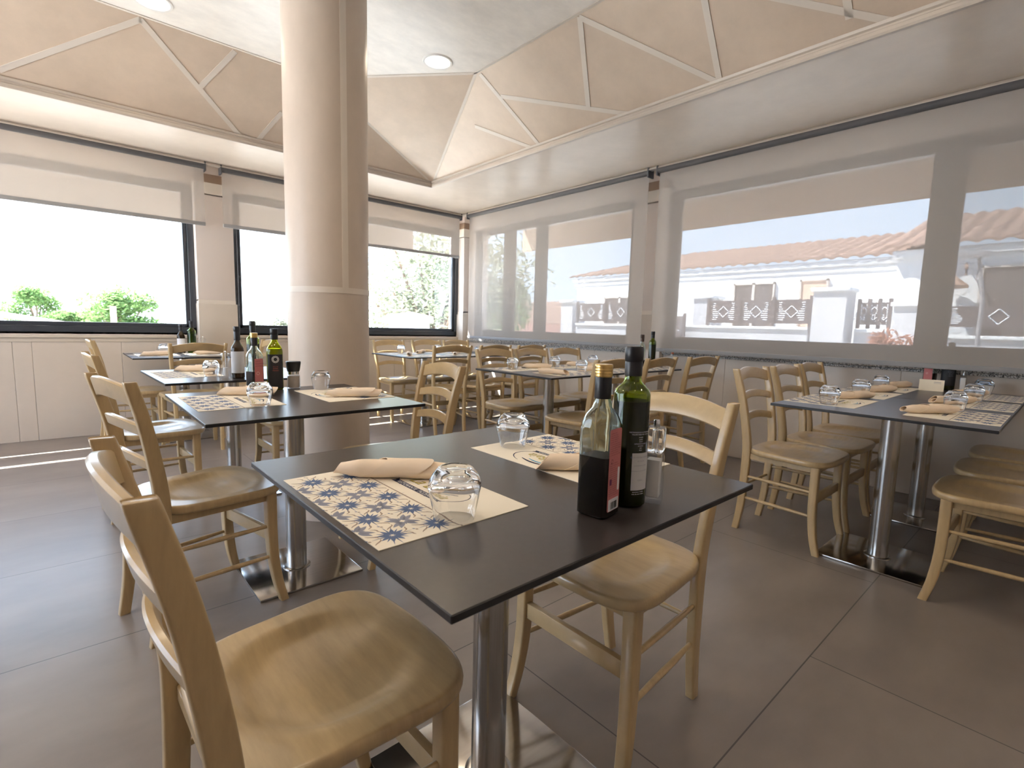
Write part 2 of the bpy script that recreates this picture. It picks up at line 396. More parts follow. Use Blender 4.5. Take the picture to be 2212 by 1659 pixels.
for (x0, y0), (x1, y1) in (((-.192, 4.783), (.495, 4.255)), ((.507, 4.255), (1.221, 4.84)), ((1.047, 4.255), (.88, 4.549)), ((1.461, 4.571), (1.345, 4.84)),
                           ((-.95, 4.255), (-.30, 4.84)), ((-1.6, 4.84), (-.95, 4.255))):
    tape(bm, (x0, y0, zA(y0)), (x1, y1, zA(y1)), nA)
ef = .012
for a, b in ((V1, (ix0, YI, Z2)), (V1, V2), (V2, (XI, iy0, Z2))):
    tape(bm, a, b, Vector((0, 0, -1)), .030)
for a in (V1, V2): tape(bm, Vector(a), Vector(Pc)+Vector((-.02, -.02, .01)), Vector((-.5, -.5, -.7)).normalized(), .026)
st('trim_8', bm, band_m)

# round column with a vertical joint and a belt joint
CX, CY, CR = 1.130, 2.811, .214
r = thing('pillar', (CX, CY, 0), kind='structure')
obj('pillar_shaft', lathe(BM(), [(CR, 0), (CR, 1.0), (CR, 2.0), (CR, Z2-.002)], 64), column_m, r)
obj('pillar_belt', lathe(BM(), [(CR-.01, 1.228), (CR+.0025, 1.228), (CR+.0025, 1.258), (CR-.01, 1.258)], 64), band_m, r)
bm = BM(); a0 = math.atan2(-CY, -CX)+R_(23); rings = []
for z in (1.258, Z2-.004):
    rings.append([(rr*math.cos(a0+da), rr*math.sin(a0+da), z) for rr, da in ((CR+.0022, -.075), (CR+.0022, -.03), (CR+.0022, .03), (CR+.0022, .075), (CR-.01, .075), (CR-.01, -.075))])
loft(bm, rings); obj('pillar_joint', bm, band_m, r)

# downlights
lamp_glow = mat('downlight_diffuser', (1, 1, 1), .5, emit=((1, .88, .72), 9))
def make_lamp():
    t = thing('downlight', (0, 0, 0), 0, '', 'downlight', 'downlights in the ceiling')
    obj('lamp_rim', loft_ring(.112, .088, .006), mat('lamp_rim_white', (.8, .77, .72), .4), t)
    bm = BM(); lathe(bm, [(.001, -.0035), (.089, -.0035), (.089, -.001), (.001, -.001)], 32); obj('diffuser', bm, lamp_glow, t)
    return t
def loft_ring(ro, ri, h_):
    bm = BM(); loft(bm, [circ(0, 0, 0, ro, 32), circ(0, 0, -h_, ro-.006, 32), circ(0, 0, -h_, ri+.004, 32), circ(0, 0, -.001, ri, 32)], False); return bm
lamp0 = make_lamp()
LP = [((2.19, 3.36, Z2), 'round downlight glowing beside the corner facet of the ceiling, right of the column'),
      ((.535, 3.99, Z2), 'round downlight cut by the top edge of the picture, left of the column'),
      ((2.1, .9, Z2), 'round downlight over the chairs at the double table on the right'),
      ((.55, 1.5, Z2), 'round downlight above the aisle between the two nearest tables'),
      ((.2, -.5, Z2), 'round downlight above and behind the nearest chair'),
      ((-.9, 2.2, Z2), 'round downlight over the empty floor on the left'),
      ((1.9, -.9, Z2), 'round downlight at the camera end of the ceiling')]
for i, (p, lb) in enumerate(LP):
    if i == 0: lamp0.location = p; lamp0['label'] = lb
    else: dup(lamp0, p, 0, lb)
    L = bpy.data.lights.new('downlight_lamp', 'AREA'); L.shape = 'DISK'; L.size = .16; L.energy = 3.5; L.color = (1, .82, .60); L.spread = R_(150)
    lo = bpy.data.objects.new('downlight_lamp', L); COL.objects.link(lo); lo.location = (p[0], p[1], p[2]-.012)

# ------------------------------------------------------------------ roller blinds
def blind(name, horizontal, a, b, zb, label):
    pl = 5.66 if horizontal else 4.10
    r = thing('roller_blind', label=label, cat='roller blind', group='sheer roller blinds')
    def pt(u, d, z): return (u, pl+d, z) if horizontal else (pl+d, u, z)
    bm = BM(); tube(bm, [pt(a, -.014, 2.500), pt(b, -.014, 2.500)], .027, 14); obj('roller_tube', bm, mat('roller_gap_shade', (.06, .057, .06), .7), r)  # tube coloured dark to stand for the shadow gap under the soffit
    bm = BM(); n = 24
    vs = []
    for i in range(n+1):
        u = a+(b-a)*i/n; wv = .0015*math.sin(i*1.7)
        vs.append([bm.verts.new(pt(u, wv*(1-k), 2.50+(zb-2.50)*k)) for k in (0, .33, .66, 1)])
    for p, q in zip(vs, vs[1:]):
        for k in range(3): bm.faces.new((p[k], q[k], q[k+1], p[k+1]))
    obj('fabric', bm, blind_m, r)
    bm = BM()
    lo_, hi_ = pt(a, -.011, zb-.022), pt(b, .011, zb+.012)
    box(bm, min(lo_[0], hi_[0]), max(lo_[0], hi_[0]), min(lo_[1], hi_[1]), max(lo_[1], hi_[1]), lo_[2], hi_[2], .006)
    obj('bottom_bar', bm, mat('blind_bottom_bar', (.23, .225, .23), .5), r)
    for e, s in ((a, -1), (b, 1)):
        bm = BM(); p, q = pt(e, -.04, 2.455), pt(e+s*.016, .05, 2.538)
        box(bm, min(p[0], q[0]), max(p[0], q[0]), min(p[1], q[1]), max(p[1], q[1]), p[2], q[2], .004)
        tube(bm, [pt(e, -.014, 2.500), pt(e+s*.014, -.014, 2.500)], .03, 14)
        obj('bracket', bm, mat('bracket_dark_plastic', (.05, .05, .055), .4), r)
blind('roller_blind', True, -2.85, 1.095, 1.975, 'half-lowered grey roller blind over the wide window at far left')
blind('roller_blind', True, 1.245, 4.055, 1.985, 'half-lowered grey roller blind on the window crossed by the round column')
blind('roller_blind', False, 2.775, 5.50, .925, 'fully lowered sheer roller blind on the window nearest the room corner')
blind('roller_blind', False, -1.9, 2.665, .905, 'fully lowered sheer roller blind on the widest window, facing the tiled villa')

# ------------------------------------------------------------------ tables
def make_table(wx, wy, name='restaurant_table'):
    t = thing(name, cat='table')
    bm = BM(); box(bm, -wx/2, wx/2, -wy/2, wy/2, .738, .75, .0015, 1); o = obj('tabletop', bm, [tabletop_m, edge_m], t, angle=20)
    for p in o.data.polygons:
        if p.normal.z < .9: p.material_index = 1
    bm = BM(); lathe(bm, [(.041, .012), (.041, .70), (.041, .72)], 40); obj('table_pole', bm, steel, t)
    bm = BM(); box(bm, -.14, .14, -.14, .14, .722, .738, .003, 1); obj('mounting_plate', bm, mat('black_plate', (.02, .02, .02), .5), t)
    bm = BM(); box(bm, -.208, .208, -.212, .212, .0, .011, .003, 2); obj('base_plate', bm, plate_m, t)
    bm = BM(); lathe(bm, [(.041, .011), (.056, .011), (.056, .015), (.050, .018), (.041, .018)], 40); obj('pole_collar', bm, steel, t)
    return t
tb = make_table(.80, .81)
tb.location = (.715, .850, 0); tb['label'] = 'nearest charcoal-topped square table, with two bottles on its front corner'
TAB = {}
dup(tb, (.722, 2.195, 0), 0, 'charcoal-topped square table just in front of the round column, with a black-capped salt grinder')
dup(tb, (.765, 3.425, 0), R_(1.5), 'charcoal-topped square table behind the round column, with an hourglass grinder')
dup(tb, (.815, 5.36, 0), 0, 'charcoal-topped square table under the far left window')
dup(tb, (2.775, 2.675, 0), 0, 'left half of the middle double table, bare corner toward the camera')
dup(tb, (3.585, 2.67, 0), 0, 'wall-side half of the middle double table')
dup(tb, (2.925, 4.72, 0), 0, 'left half of the farthest double table, in the room corner')
dup(tb, (3.735, 4.72, 0), 0, 'wall-side half of the farthest double table')
tr = make_table(.852, .79)
tr.location = (2.931, .558, 0); tr['label'] = 'near half of the double table at the right edge of the picture'
dup(tr, (3.785, .558, 0), 0, 'wall-side half of the right double table, its end under the blind')

# ------------------------------------------------------------------ chairs
def make_chair():
    t = thing('dining_chair', cat='chair')
    # seat
    bm = BM(); N = 56
    def outline(a, s=1.):
        c, sn = math.cos(a), math.sin(a)
        e = 2/4.6
        x = math.copysign(abs(c)**e, c); y = math.copysign(abs(sn)**e, sn)
        yy = y*.198+.022; hw = .196+(yy+.17)/.39*.034
        bow = .014*(1-x*x) if y > 0 else -.006*(1-x*x)
        return x*hw, yy+bow*abs(y)
    def ztop(x, y):
        d = math.hypot(x/.158, (y-.035)/.165)
        front = max(0, min(1, (y-.06)/.14))
        k = 1/(1+math.exp((d-.93)*26))
        dip = .0175*k*(1-.75*front)*(1-.35*math.exp(-(x/.05)**2)*front)
        return .462-dip+.004*math.exp(-(x/.03)**2)*front*.8
    rings = []
    for s in (.04, .2, .36, .5, .6, .68, .75, .81, .86, .90, .94, .965):
        rings.append([(outline(a)[0]*s, .02+(outline(a)[1]-.02)*s, ztop(outline(a)[0]*s, .02+(outline(a)[1]-.02)*s)) for a in (2*PI*i/N for i in range(N))])
    for s, dz in ((.982, -.0015), (.993, -.005), (1., -.012), (.997, -.020), (.988, -.026), (.965, -.029), (.5, -.029)):
        rings.append([(outline(a)[0]*s, .02+(outline(a)[1]-.02)*s, .462+dz) for a in (2*PI*i/N for i in range(N))])
    loft(bm, rings); obj('seat', bm, wood, t, angle=60)
    # apron
    bm = BM()
    box(bm, -.168, .168, .163, .181, .404, .434, .003, 1); box(bm, -.150, .150, -.176, -.158, .404, .434, .003, 1)
    for s in (-1, 1):
        loft(bm, [[(s*(.170), y, z) for y, z in ((.17, .404), (.17, .434))]+[(s*(.186), y, z) for y, z in ((.17, .434), (.17, .404))],
                  [(s*(.150), y, z) for y, z in ((-.17, .404), (-.17, .434))]+[(s*(.166), y, z) for y, z in ((-.17, .434), (-.17, .404))]])
    obj('apron', bm, wood, t)
    for s in (-1, 1):
        bm = BM(); path = smooth_path([(s*.196, .205, 0, .029, .031), (s*.190, .184, .09, .032, .034), (s*.184, .170, .22, .035, .036), (s*.182, .168, .434, .037, .038)], 14)
        loft(bm, [rrect(p[0], p[1], p[2], p[3], p[4], .006) for p in path]); obj('leg', bm, wood, t, angle=50)
        # rear post, foot to head in one piece
        bm = BM(); path = smooth_path([(s*.150, -.212, 0, .026, .034), (s*.155, -.188, .16, .027, .038), (s*.162, -.176, .40, .027, .043), (s*.168, -.180, .52, .027, .043),
                                       (s*.180, -.212, .72, .026, .040), (s*.190, -.249, .868, .025, .036), (s*.191, -.2525, .882, .022, .030)], 26)
        loft(bm, [rrect(p[0], p[1], p[2], p[3], p[4], .0055) for p in path]); obj('back_post', bm, wood, t, angle=50)
    def post_at(z):
        zs = [.40, .52, .72, .868]; xs_ = [.162, .168, .180, .190]; ys_ = [-.176, -.180, -.212, -.249]
        return np.interp(z, zs, xs_), np.interp(z, zs, ys_)
    for zc, hh, arch, bow in ((.832, .060, .026, .030), (.722, .038, .020, .028), (.606, .038, .020, .026)):
        bm = BM(); rings = []; K = 16
        px, py = post_at(zc); px -= .006
        for i in range(K+1):
            u = -1+2*i/K; x = u*px; y = py-bow*(1-u*u); lift = arch*(1-u*u)
            zt = zc+hh/2+lift; zb = zc-hh/2+lift*.9; ty = .0085; c = .004
            tilt = .20*(hh/2)
            rings.append([(x, y-ty+tilt, zb+c), (x, y-ty+c+tilt, zb), (x, y+ty-c+tilt, zb), (x, y+ty+tilt, zb+c),
                          (x, y+ty-tilt, zt-c), (x, y+ty-c-tilt, zt), (x, y-ty+c-tilt, zt), (x, y-ty-tilt, zt-c)])
        loft(bm, rings); obj('back_rail', bm, wood, t, angle=40)
    for s in (-1, 1):
        for z in (.305, .185):
            fx, fy = np.interp(z, [.09, .22, .43], [.190, .184, .182]), np.interp(z, [.09, .22, .43], [.184, .170, .168])
            bx_, by_ = np.interp(z, [0, .16, .40], [.150, .155, .162]), np.interp(z, [0, .16, .40], [-.212, -.188, -.176])
            bm = BM(); P = [(s*bx_, by_+.014, z), (s*(bx_*.7+fx*.3), by_*.7+fy*.3, z), (s*(bx_+fx)/2, (by_+fy)/2, z), (s*(bx_*.3+fx*.7), by_*.3+fy*.7, z), (s*fx, fy-.012, z)]
            tube(bm, P, [.0065, .0085, .0092, .0085, .0065], 10); obj('stretcher', bm, wood, t, angle=60)
    bm = BM(); tube(bm, [(-.150, -.183, .255), (0, -.183, .255), (.150, -.183, .255)], [.0065, .009, .0065], 10); obj('stretcher', bm, wood, t, angle=60)
    bm = BM(); box(bm, -.176, .176, .159, .178, .245, .292, .004, 2); obj('front_stretcher', bm, wood, t)
    return t
ch = make_chair()
# (x, y, rotation in degrees, label, group)
G = 'ladder-back chairs at the tables'
CH = [
 (.300, .860, -88, 'beech ladder-back chair cut by the bottom edge, at the nearest table'),
 (1.135, .815, 90, 'beech ladder-back chair behind the two big bottles, at the nearest table'),
 (.356, 2.120, -78.5, 'beech chair angled at the left side of the table with the black-capped grinder'),
 (1.190, 2.160, 85, 'beech chair whose back shows just right of the column, over the nearest table'),
 (.360, 3.430, -86, 'beech chair left of the table behind the column, bright glare on its seat'),
 (1.130, 3.440, 90, 'beech chair hidden behind the column, only its legs show'),
 (.800, 4.860, 2, 'beech chair with its back to us, before the table under the far left window'),
 (.430, 5.340, -88, 'beech chair at far left, at the end of the table under the window'),
 (1.275, 5.290, 90, 'beech chair beyond the bottles left of the column, side of the window table'),
 (2.860, 5.130, 180, 'wall-side beech chair closest to the column at the farthest double table'),
 (3.370, 5.140, 178, 'wall-side beech chair in the middle of the farthest double table'),
 (3.840, 5.150, 181, 'wall-side beech chair nearest the room corner at the farthest double table'),
 (2.820, 4.200, -10, 'beech chair with its back to us, left end of the farthest double table'),
 (3.320, 4.220, 0, 'beech chair with its back to us, middle of the farthest double table'),
 (3.800, 4.190, 0, 'beech chair with its back to us, wall end of the farthest double table'),
 (2.755, 3.060, 180, 'far-side beech chair at the left end of the middle double table'),
 (3.185, 3.060, 180, 'far-side beech chair in the middle of the middle double table'),
 (3.640, 3.060, 180, 'far-side beech chair at the wall end of the middle double table'),
 (2.710, 2.260, -1, 'near-side beech chair behind the gold-capped bottle, at the middle double table'),
 (3.215, 2.240, 2, 'near-side beech chair behind the tall black-capped bottle, middle double table'),
 (3.775, 2.200, -4, 'near-side beech chair standing alone at the wall end of the middle double table'),
 (2.900, .965, 180, 'first and nearest of three beech chairs along the far side of the right double table'),
 (3.375, .960, 180, 'second of three beech chairs along the far side of the right double table'),
 (3.830, .965, 180, 'third beech chair, closest to the wall, far side of the right double table'),
 (2.810, .125, 0, 'beech chair cut by the right edge, nearest of three on that side'),
 (3.330, .125, 1, 'middle beech chair in the shade under the right double table, near side'),
 (3.830, .125, 0, 'beech chair deepest in the shade under the right double table, near side'),
]
for i, (x, y, a, lb) in enumerate(CH):
    if i == 0:
        ch.location = (x, y, 0); ch.rotation_euler.z = R_(a); ch['label'] = lb; ch['group'] = G
    else: dup(ch, (x, y, 0), R_(a), lb, G)

# ------------------------------------------------------------------ paper placemats
def leaf(bm, cx, cy, a, L, W, z, r0=.0035, n=5):
    d = Vector((math.cos(a), math.sin(a), 0)); s = Vector((-d.y, d.x, 0)); c = Vector((cx, cy, z)); l, r = [], []
    for k in range(n+1):
        t = k/n; wd = W*math.sin(PI*min(1, t**.8))*.5+1e-5
        l.append(c+d*(r0+L*t)+s*wd); r.append(c+d*(r0+L*t)-s*wd)
    bm.faces.new([bm.verts.new(p) for p in l+r[::-1][1:-1]])
def stroke(bm, pts, wd, z):
    L_, R2 = [], []
    for i, p in enumerate(pts):
        a, b = pts[max(i-1, 0)], pts[min(i+1, len(pts)-1)]; d = Vector((b[0]-a[0], b[1]-a[1], 0)).normalized(); s = Vector((-d.y, d.x, 0))
        ww = wd*(.35+.65*math.sin(PI*i/(len(pts)-1))) if not callable(wd) else wd(i/(len(pts)-1))
        L_.append(bm.verts.new(Vector((*p, z))+s*ww/2)); R2.append(bm.verts.new(Vector((*p, z))-s*ww/2))
    for i in range(len(pts)-1): bm.faces.new((L_[i], L_[i+1], R2[i+1], R2[i]))
HX, HY, TH = .21, .15, .0012
def make_mat():
    t = thing('paper_placemat', cat='placemat')
    bm = BM(); box(bm, -HX, HX, -HY, HY, 0, TH); obj('paper_sheet', bm, paper, t)
    z = TH+.00015
    bs, bd, bb = BM(), BM(), BM()
    xg = lambda i: i*.0415+.008
    for j in range(4):
        y = -.027-.0408*j
        for i in range(-6, 7):
            x = xg(i)
            if abs(x) > HX-.004: continue
            if (i+j) % 2 == 0 and j % 2 == 0:
                if abs(x) > HX-.026: continue
                for k in range(8): leaf(bs, x, y, PI/8+k*PI/4, .0235, .0078, z, .002)
                for k in range(8): leaf(bs, x, y, k*PI/4, .0205, .0030, z, .006)
                for k in range(8): leaf(bs, x, y, k*PI/4+PI/16*(1 if k % 2 else -1)+.2, .0240, .0016, z, .012)
            elif (i+j) % 2 == 0:
                if abs(x) > HX-.026: continue
                for k in ((0, 1) if j == 3 else (0, 1, 2, 3)):
                    a = PI/4+k*PI/2
                    for s_ in (-1, 1): leaf(bd, x, y, a+s_*.22, .0270, .0105, z, .003)
                    leaf(bd, x, y, a+PI/4, .012, .0045, z, .004)
            else:
                for sx_ in (-1, 1):
                    for sy_ in (-1, 1):
                        yy = y+sy_*.014
                        if not (-HY+.004 < yy < -.004) or abs(x+sx_*.016) > HX-.003: continue
                        stroke(bb, [(x+sx_*(.002+.016*u), y+sy_*(.019-.013*u)*(1 if -HY+.002 < y+sy_*.019 < -.003 else .6)+.003*math.sin(u*5)) for u in (0, .25, .5, .75, 1)], .0030, z)
                leaf(bb, x, y, .6, .006, .004, z, .0); leaf(bs, x, y, .6+PI, .006, .003, z, .0)
    bm = BM()
    for k, b2 in enumerate((bs, bd, bb)):
        for f in b2.faces: f.material_index = k
        me = bpy.data.meshes.new('x'); b2.to_mesh(me); b2.free(); bm.from_mesh(me); bpy.data.meshes.remove(me)
    obj('floral_tile_pattern', bm, [ink_blue, ink_grey, ink_brown], t)
    bm = BM(); box(bm, -HX, HX, -.0015, .0012, TH, TH+.0002)
    obj('divider_line', bm, ink_brown, t)
    # emblem: broken oval ring, ribbon, name, boat stroke
    bm = BM(); ox, oy = 0., .078
    for a0, a1 in ((-62, 62), (118, 242)):
        stroke(bm, [(ox+.098*math.cos(R_(a)), oy+.058*math.sin(R_(a))) for a in np.linspace(a0, a1, 22)], .0035, z)
    stroke(bm, [(ox-.052+.104*u, oy+.030+.012*math.sin(u*PI)) for u in np.linspace(0, 1, 10)], .0075, z)
    loft_flat = [(ox-.083, oy-.050), (ox+.083, oy-.050), (ox+.078, oy-.043), (ox+.083, oy-.036), (ox-.083, oy-.036), (ox-.078, oy-.043)]
    plane(bm, [(px, py, z) for px, py in loft_flat])
    obj('emblem_ring', bm, ink_navy, t)
    bm = BM(); text_mesh(bm, 'RISTORANTE  PIZZERIA', .0125, Matrix.Translation((ox, oy-.0474, z+.0002))); obj('ribbon_lettering', bm, ink_white, t)
    bm = BM(); text_mesh(bm, 'La Baia', .044, Matrix.Translation((ox+.002, oy-.022, z+.0001)), .3); obj('name_lettering', bm, ink_gold, t)
    bm = BM(); text_mesh(bm, 'La Baia', .044, Matrix.Translation((ox+.0032, oy-.0232, z)), .3); obj('name_lettering_shadow', bm, ink_navy, t)
    bm = BM(); stroke(bm, [(ox-.04+.075*u, oy+.022+.008*math.sin(u*PI)) for u in np.linspace(0, 1, 10)], .006, z+.0001); obj('wave_print', bm, ink_sky, t)
    return t
ZT = .75
mt = make_mat(); NM = [0]
def place_mat(x, y, a, lb):
    NM[0] += 1
    if NM[0] == 1: mt.location = (x, y, ZT); mt.rotation_euler.z = R_(a); mt['label'] = lb; mt['group'] = 'paper placemats'
    else: dup(mt, (x, y, ZT), R_(a), lb, 'paper placemats')

def make_tumbler():
    t = thing('glass_tumbler', cat='drinking glass')
    # upside down: rim on the table, thick base uppermost, softly squared
    def ring(r, z, sq):
        out = []
        for i in range(48):
            a = 2*PI*i/48; k = 1/(abs(math.cos(a))**4+abs(math.sin(a))**4)**.25
            rr = r*(1-sq+sq*k); out.append((rr*math.cos(a), rr*math.sin(a), z))
        return out
    bm = BM()
    prof = [(.0325, .0004, 0), (.0335, 0, 0), (.0345, .0008, 0), (.0370, .016, .1), (.0400, .036, .3), (.0418, .052, .5), (.0420, .060, .5), (.0405, .068, .5), (.0355, .078, .5), (.0300, .086, .4), (.0270, .0895, .2), (.0225, .0895, 0), (.018, .0865, 0), (.008, .0855, 0), (.0004, .0855, 0),
            ]
    inner = [(.0004, .0745, 0), (.012, .0740, 0), (.024, .0715, .1), (.0335, .0655, .3), (.0385, .0590, .4), (.0398, .052, .4), (.0382, .036, .25), (.0355, .016, .08), (.0330, .0014, 0)]
    R1 = [ring(*p) for p in prof]; R2 = [ring(*p) for p in inner]
    loft(bm, R1, False); 
    vs = loft(bm, R2, False)
    bmesh.ops.remove_doubles(bm, verts=bm.verts[:], dist=.00002)
    # join inner lip to outer lip
    loft(bm, [ring(.0330, .0014, 0), ring(.0325, .0004, 0)], False); bmesh.ops.remove_doubles(bm, verts=bm.verts[:], dist=.00003)
    bmesh.ops.holes_fill(bm, edges=[e for e in bm.edges if e.is_boundary], sides=0)
    obj('glass_body', bm, glass, t, angle=60)
    return t
gl = make_tumbler(); NG = [0]
def place_glass(x, y, lb, a=20):
    NG[0] += 1; z = ZT+TH+.0004
    if NG[0] == 1: gl.location = (x, y, z); gl.rotation_euler.z = R_(a); gl['label'] = lb; gl['group'] = 'upturned tumblers'
    else: dup(gl, (x, y, z), R_(a), lb, 'upturned tumblers')

def make_napkin(seed):
    rnd = random.Random(seed)
    t = thing('rolled_napkin', cat='napkin')
    ph = rnd.random()*6; open_l = seed != 3
    def layer(name, r0, xl, xr, taper, th=.0014, NS=26, NA=40):
        """a slightly flattened tube of cloth whose ends are cut on the slant; xl, xr give the end per angle"""
        bm = BM(); rings = []
        for side, us in ((0, range(NS+1)), (1, range(NS, -1, -1))):
            for i in us:
                u = i/NS; row = []
                for k in range(NA):
                    a = 2*PI*k/NA; x = xl(a)+(xr(a)-xl(a))*u
                    rr = (r0*taper(x)-side*th)*(1+.025*math.sin(ph+x*60+2*a)+.015*math.sin(3*a+ph))
                    y = rr*math.cos(a)*1.18+.004*math.sin(x*16+ph); z = r0*.86+rr*.86*math.sin(a)
                    row.append((x, y, max(.0004+side*th*.6, z)))
                rings.append(row)
        rings.append(rings[0]); loft(bm, rings, False); bmesh.ops.remove_doubles(bm, verts=bm.verts[:], dist=1e-6)
        return obj(name, bm, napkin_m, t, angle=70)
    sm = lambda v: max(0, min(1, v))**2*(3-2*max(0, min(1, v)))
    tap = lambda x: 1-(.42 if not open_l else .06)*sm((-x-.060)/.058)-.12*sm((x-.07)/.05)
    layer('cloth_roll', .0215, lambda a: -.104-.018*math.cos(a+2.0) if open_l else -.114-.008*math.cos(a+1.4), lambda a: .108+.014*math.cos(a-2.2), tap)
    layer('inner_fold', .0135, lambda a: -.092-.006*math.cos(a), lambda a: .100+.006*math.cos(a+2), tap)
    layer('inner_fold', .0070, lambda a: -.088, lambda a: .096, tap)
    layer('outer_flap', .0240, lambda a: -.040+.034*math.cos(a-1.9), lambda a: .058+.036*math.cos(a-1.9), lambda x: 1+.0*x)
    return t
naps = [make_napkin(s) for s in (3, 11, 23)]; NN = [0]
def place_nap(x, y, a, lb):
    k = NN[0] % 3; first = NN[0] < 3; NN[0] += 1
    s = naps[k]
    if first: s.location = (x, y, ZT+TH); s.rotation_euler.z = R_(a); s['label'] = lb; s['group'] = 'rolled cloth napkins'
    else: dup(s, (x, y, ZT+TH), R_(a), lb, 'rolled cloth napkins')

# settings: (mat x, mat y, facing angle, where, glass xy or None, napkin xya or None)
SET = [
 (.478, .857, -90, 'left side of the nearest table', (.487, .683), (.512, .955, -42)),
 (.962, .857, 90, 'far side of the nearest table behind the bottles', (.917, 1.015), (.900, .735, -38)),
 (.500, 2.262, -90, 'left side of the table with the black-capped grinder', (.560, 2.075), (.600, 2.395, -30)),
 (.960, 2.235, 90, 'column side of the table with the black-capped grinder', (.935, 2.44), (.955, 2.115, -32)),
 (.545, 3.48, -88, 'left side of the table behind the column', (.635, 3.30), (.62, 3.62, -22)),
 (.62, 5.36, -90, 'left end of the table under the far left window', (.68, 5.42), (.60, 5.24, 10)),
 (.985, 5.36, 90, 'column end of the table under the far left window', None, (1.0, 5.31, 8)),
 (2.66, 2.895, 180, 'far side of the middle double table, leftmost place', (2.565, 2.865), (2.82, 2.86, -50)),
 (2.74, 2.46, 0, 'near side of the middle double table, leftmost place', (2.93, 2.49), (2.585, 2.46, 110)),
 (3.20, 2.895, 180, 'far side of the middle double table, middle place', (3.06, 2.89), (3.36, 2.88, -60)),
 (3.22, 2.44, 0, 'near side of the middle double table, middle place', (3.37, 2.50), (3.07, 2.45, 105)),
 (3.69, 2.895, 180, 'far side of the middle double table, wall end', (3.55, 2.89), (3.80, 2.85, -60)),
 (3.74, 2.44, 0, 'near side of the middle double table, wall end', None, None),
 (2.865, .800, 180, 'far side of the right double table, nearest place', (2.700, .765), (3.060, .760, -28)),
 (3.385, .800, 180, 'far side of the right double table, middle place', (3.255, .775), (3.570, .765, -26)),
 (3.880, .800, 180, 'far side of the right double table, by the wall', (3.745, .790), (4.010, .765, -25)),
 (2.850, .320, 0, 'near side of the right double table, nearest place', (3.000, .350), (2.790, .410, -40)),
 (3.405, .320, 0, 'near side of the right double table, middle place', (3.555, .345), (3.340, .405, -34)),
 (3.925, .320, 0, 'near side of the right double table, by the wall', (4.075, .355), (3.86, .400, -34)),
 (2.80, 4.955, 180, 'wall side of the farthest double table, left place', (2.80, 4.98), (3.00, 4.90, 40)),
 (3.36, 4.955, 180, 'wall side of the farthest double table, middle place', (3.27, 4.97), (3.50, 4.9, 30)),
 (2.83, 4.50, 0, 'near side of the farthest double table, left place', None, (2.68, 4.60, 60)),
 (3.38, 4.50, 0, 'near side of the farthest double table, middle place', (3.52, 4.52), (3.24, 4.56, 50)),
]
for x, y, a, wh, g_, n_ in SET:
    place_mat(x, y, a, 'paper placemat on the '+wh)
    if g_: place_glass(g_[0], g_[1], 'upturned tumbler on the '+wh, random.choice((0, 12, 25, 38)))
    if n_: place_nap(n_[0], n_[1], n_[2], 'rolled beige napkin on the '+wh)

# fork peeping out of a napkin at the right table
def fork(x, y, a, z, lb):
    t = thing('fork', (x, y, z), R_(a), lb, 'fork', 'forks wrapped in napkins')
    bm = BM(); rings = []
    for px, wd in ((-.09, .005), (-.02, .0028), (.035, .0028), (.048, .008), (.060, .0115), (.068, .012)):
        zz = .0015*math.sin(px*30)
        rings.append([(px, -wd, zz), (px, wd, zz), (px, wd, zz+.0016), (px, -wd, zz+.0016)])
    loft(bm, rings)
    for k in range(4):
        yy = -.0095+.00635*k; loft(bm, [[(.066, yy-.0016, .0013), (.066, yy+.0016, .0013), (.066, yy+.0016, .003), (.066, yy-.0016, .003)], [(.105, yy-.0008, .004), (.105, yy+.0008, .004), (.105, yy+.0008, .005), (.105, yy-.0008, .005)]])
    obj('fork_blade', bm, chrome, t)
fork(3.075, .752, -28, ZT+.017, 'steel fork tips in the napkin at the nearest far-side place, right double table')
fork(2.800, .402, -40, ZT+.012, 'steel fork in the napkin at the nearest near-side place, right double table')

# ------------------------------------------------------------------ bottles and grinders
green_glass = mat('green_bottle_glass', (.30, .38, .015), .02, trans=1., ior=1.5)
dark_oil = mat('dark_green_oil', (.016, .024, .004), .4, spec=.15)
green_oil = mat('bright_olive_oil', (.50, .52, .02), .12, trans=.5, ior=1.3)
pale_glass = mat('pale_bottle_glass', (.90, .97, .93), .02, trans=1., ior=1.4)
vinegar = mat('balsamic_vinegar', (.010, .005, .004), .5, spec=.1)
black_cap = mat('black_foil', (.012, .012, .015), .35)
gold_cap = mat('gold_screw_cap', (.72, .50, .19), .28, metal=1.)
pink_label = mat('dusty_red_label', (.47, .16, .16), .7)
black_label = mat('black_label', (.015, .015, .017), .6)
white_label = mat('grey_white_label', (.55, .55, .56), .6)
salt_m = mat('salt', (.86, .84, .82), .9)
wrapm = lambda bm, rings: loft(bm, rings)
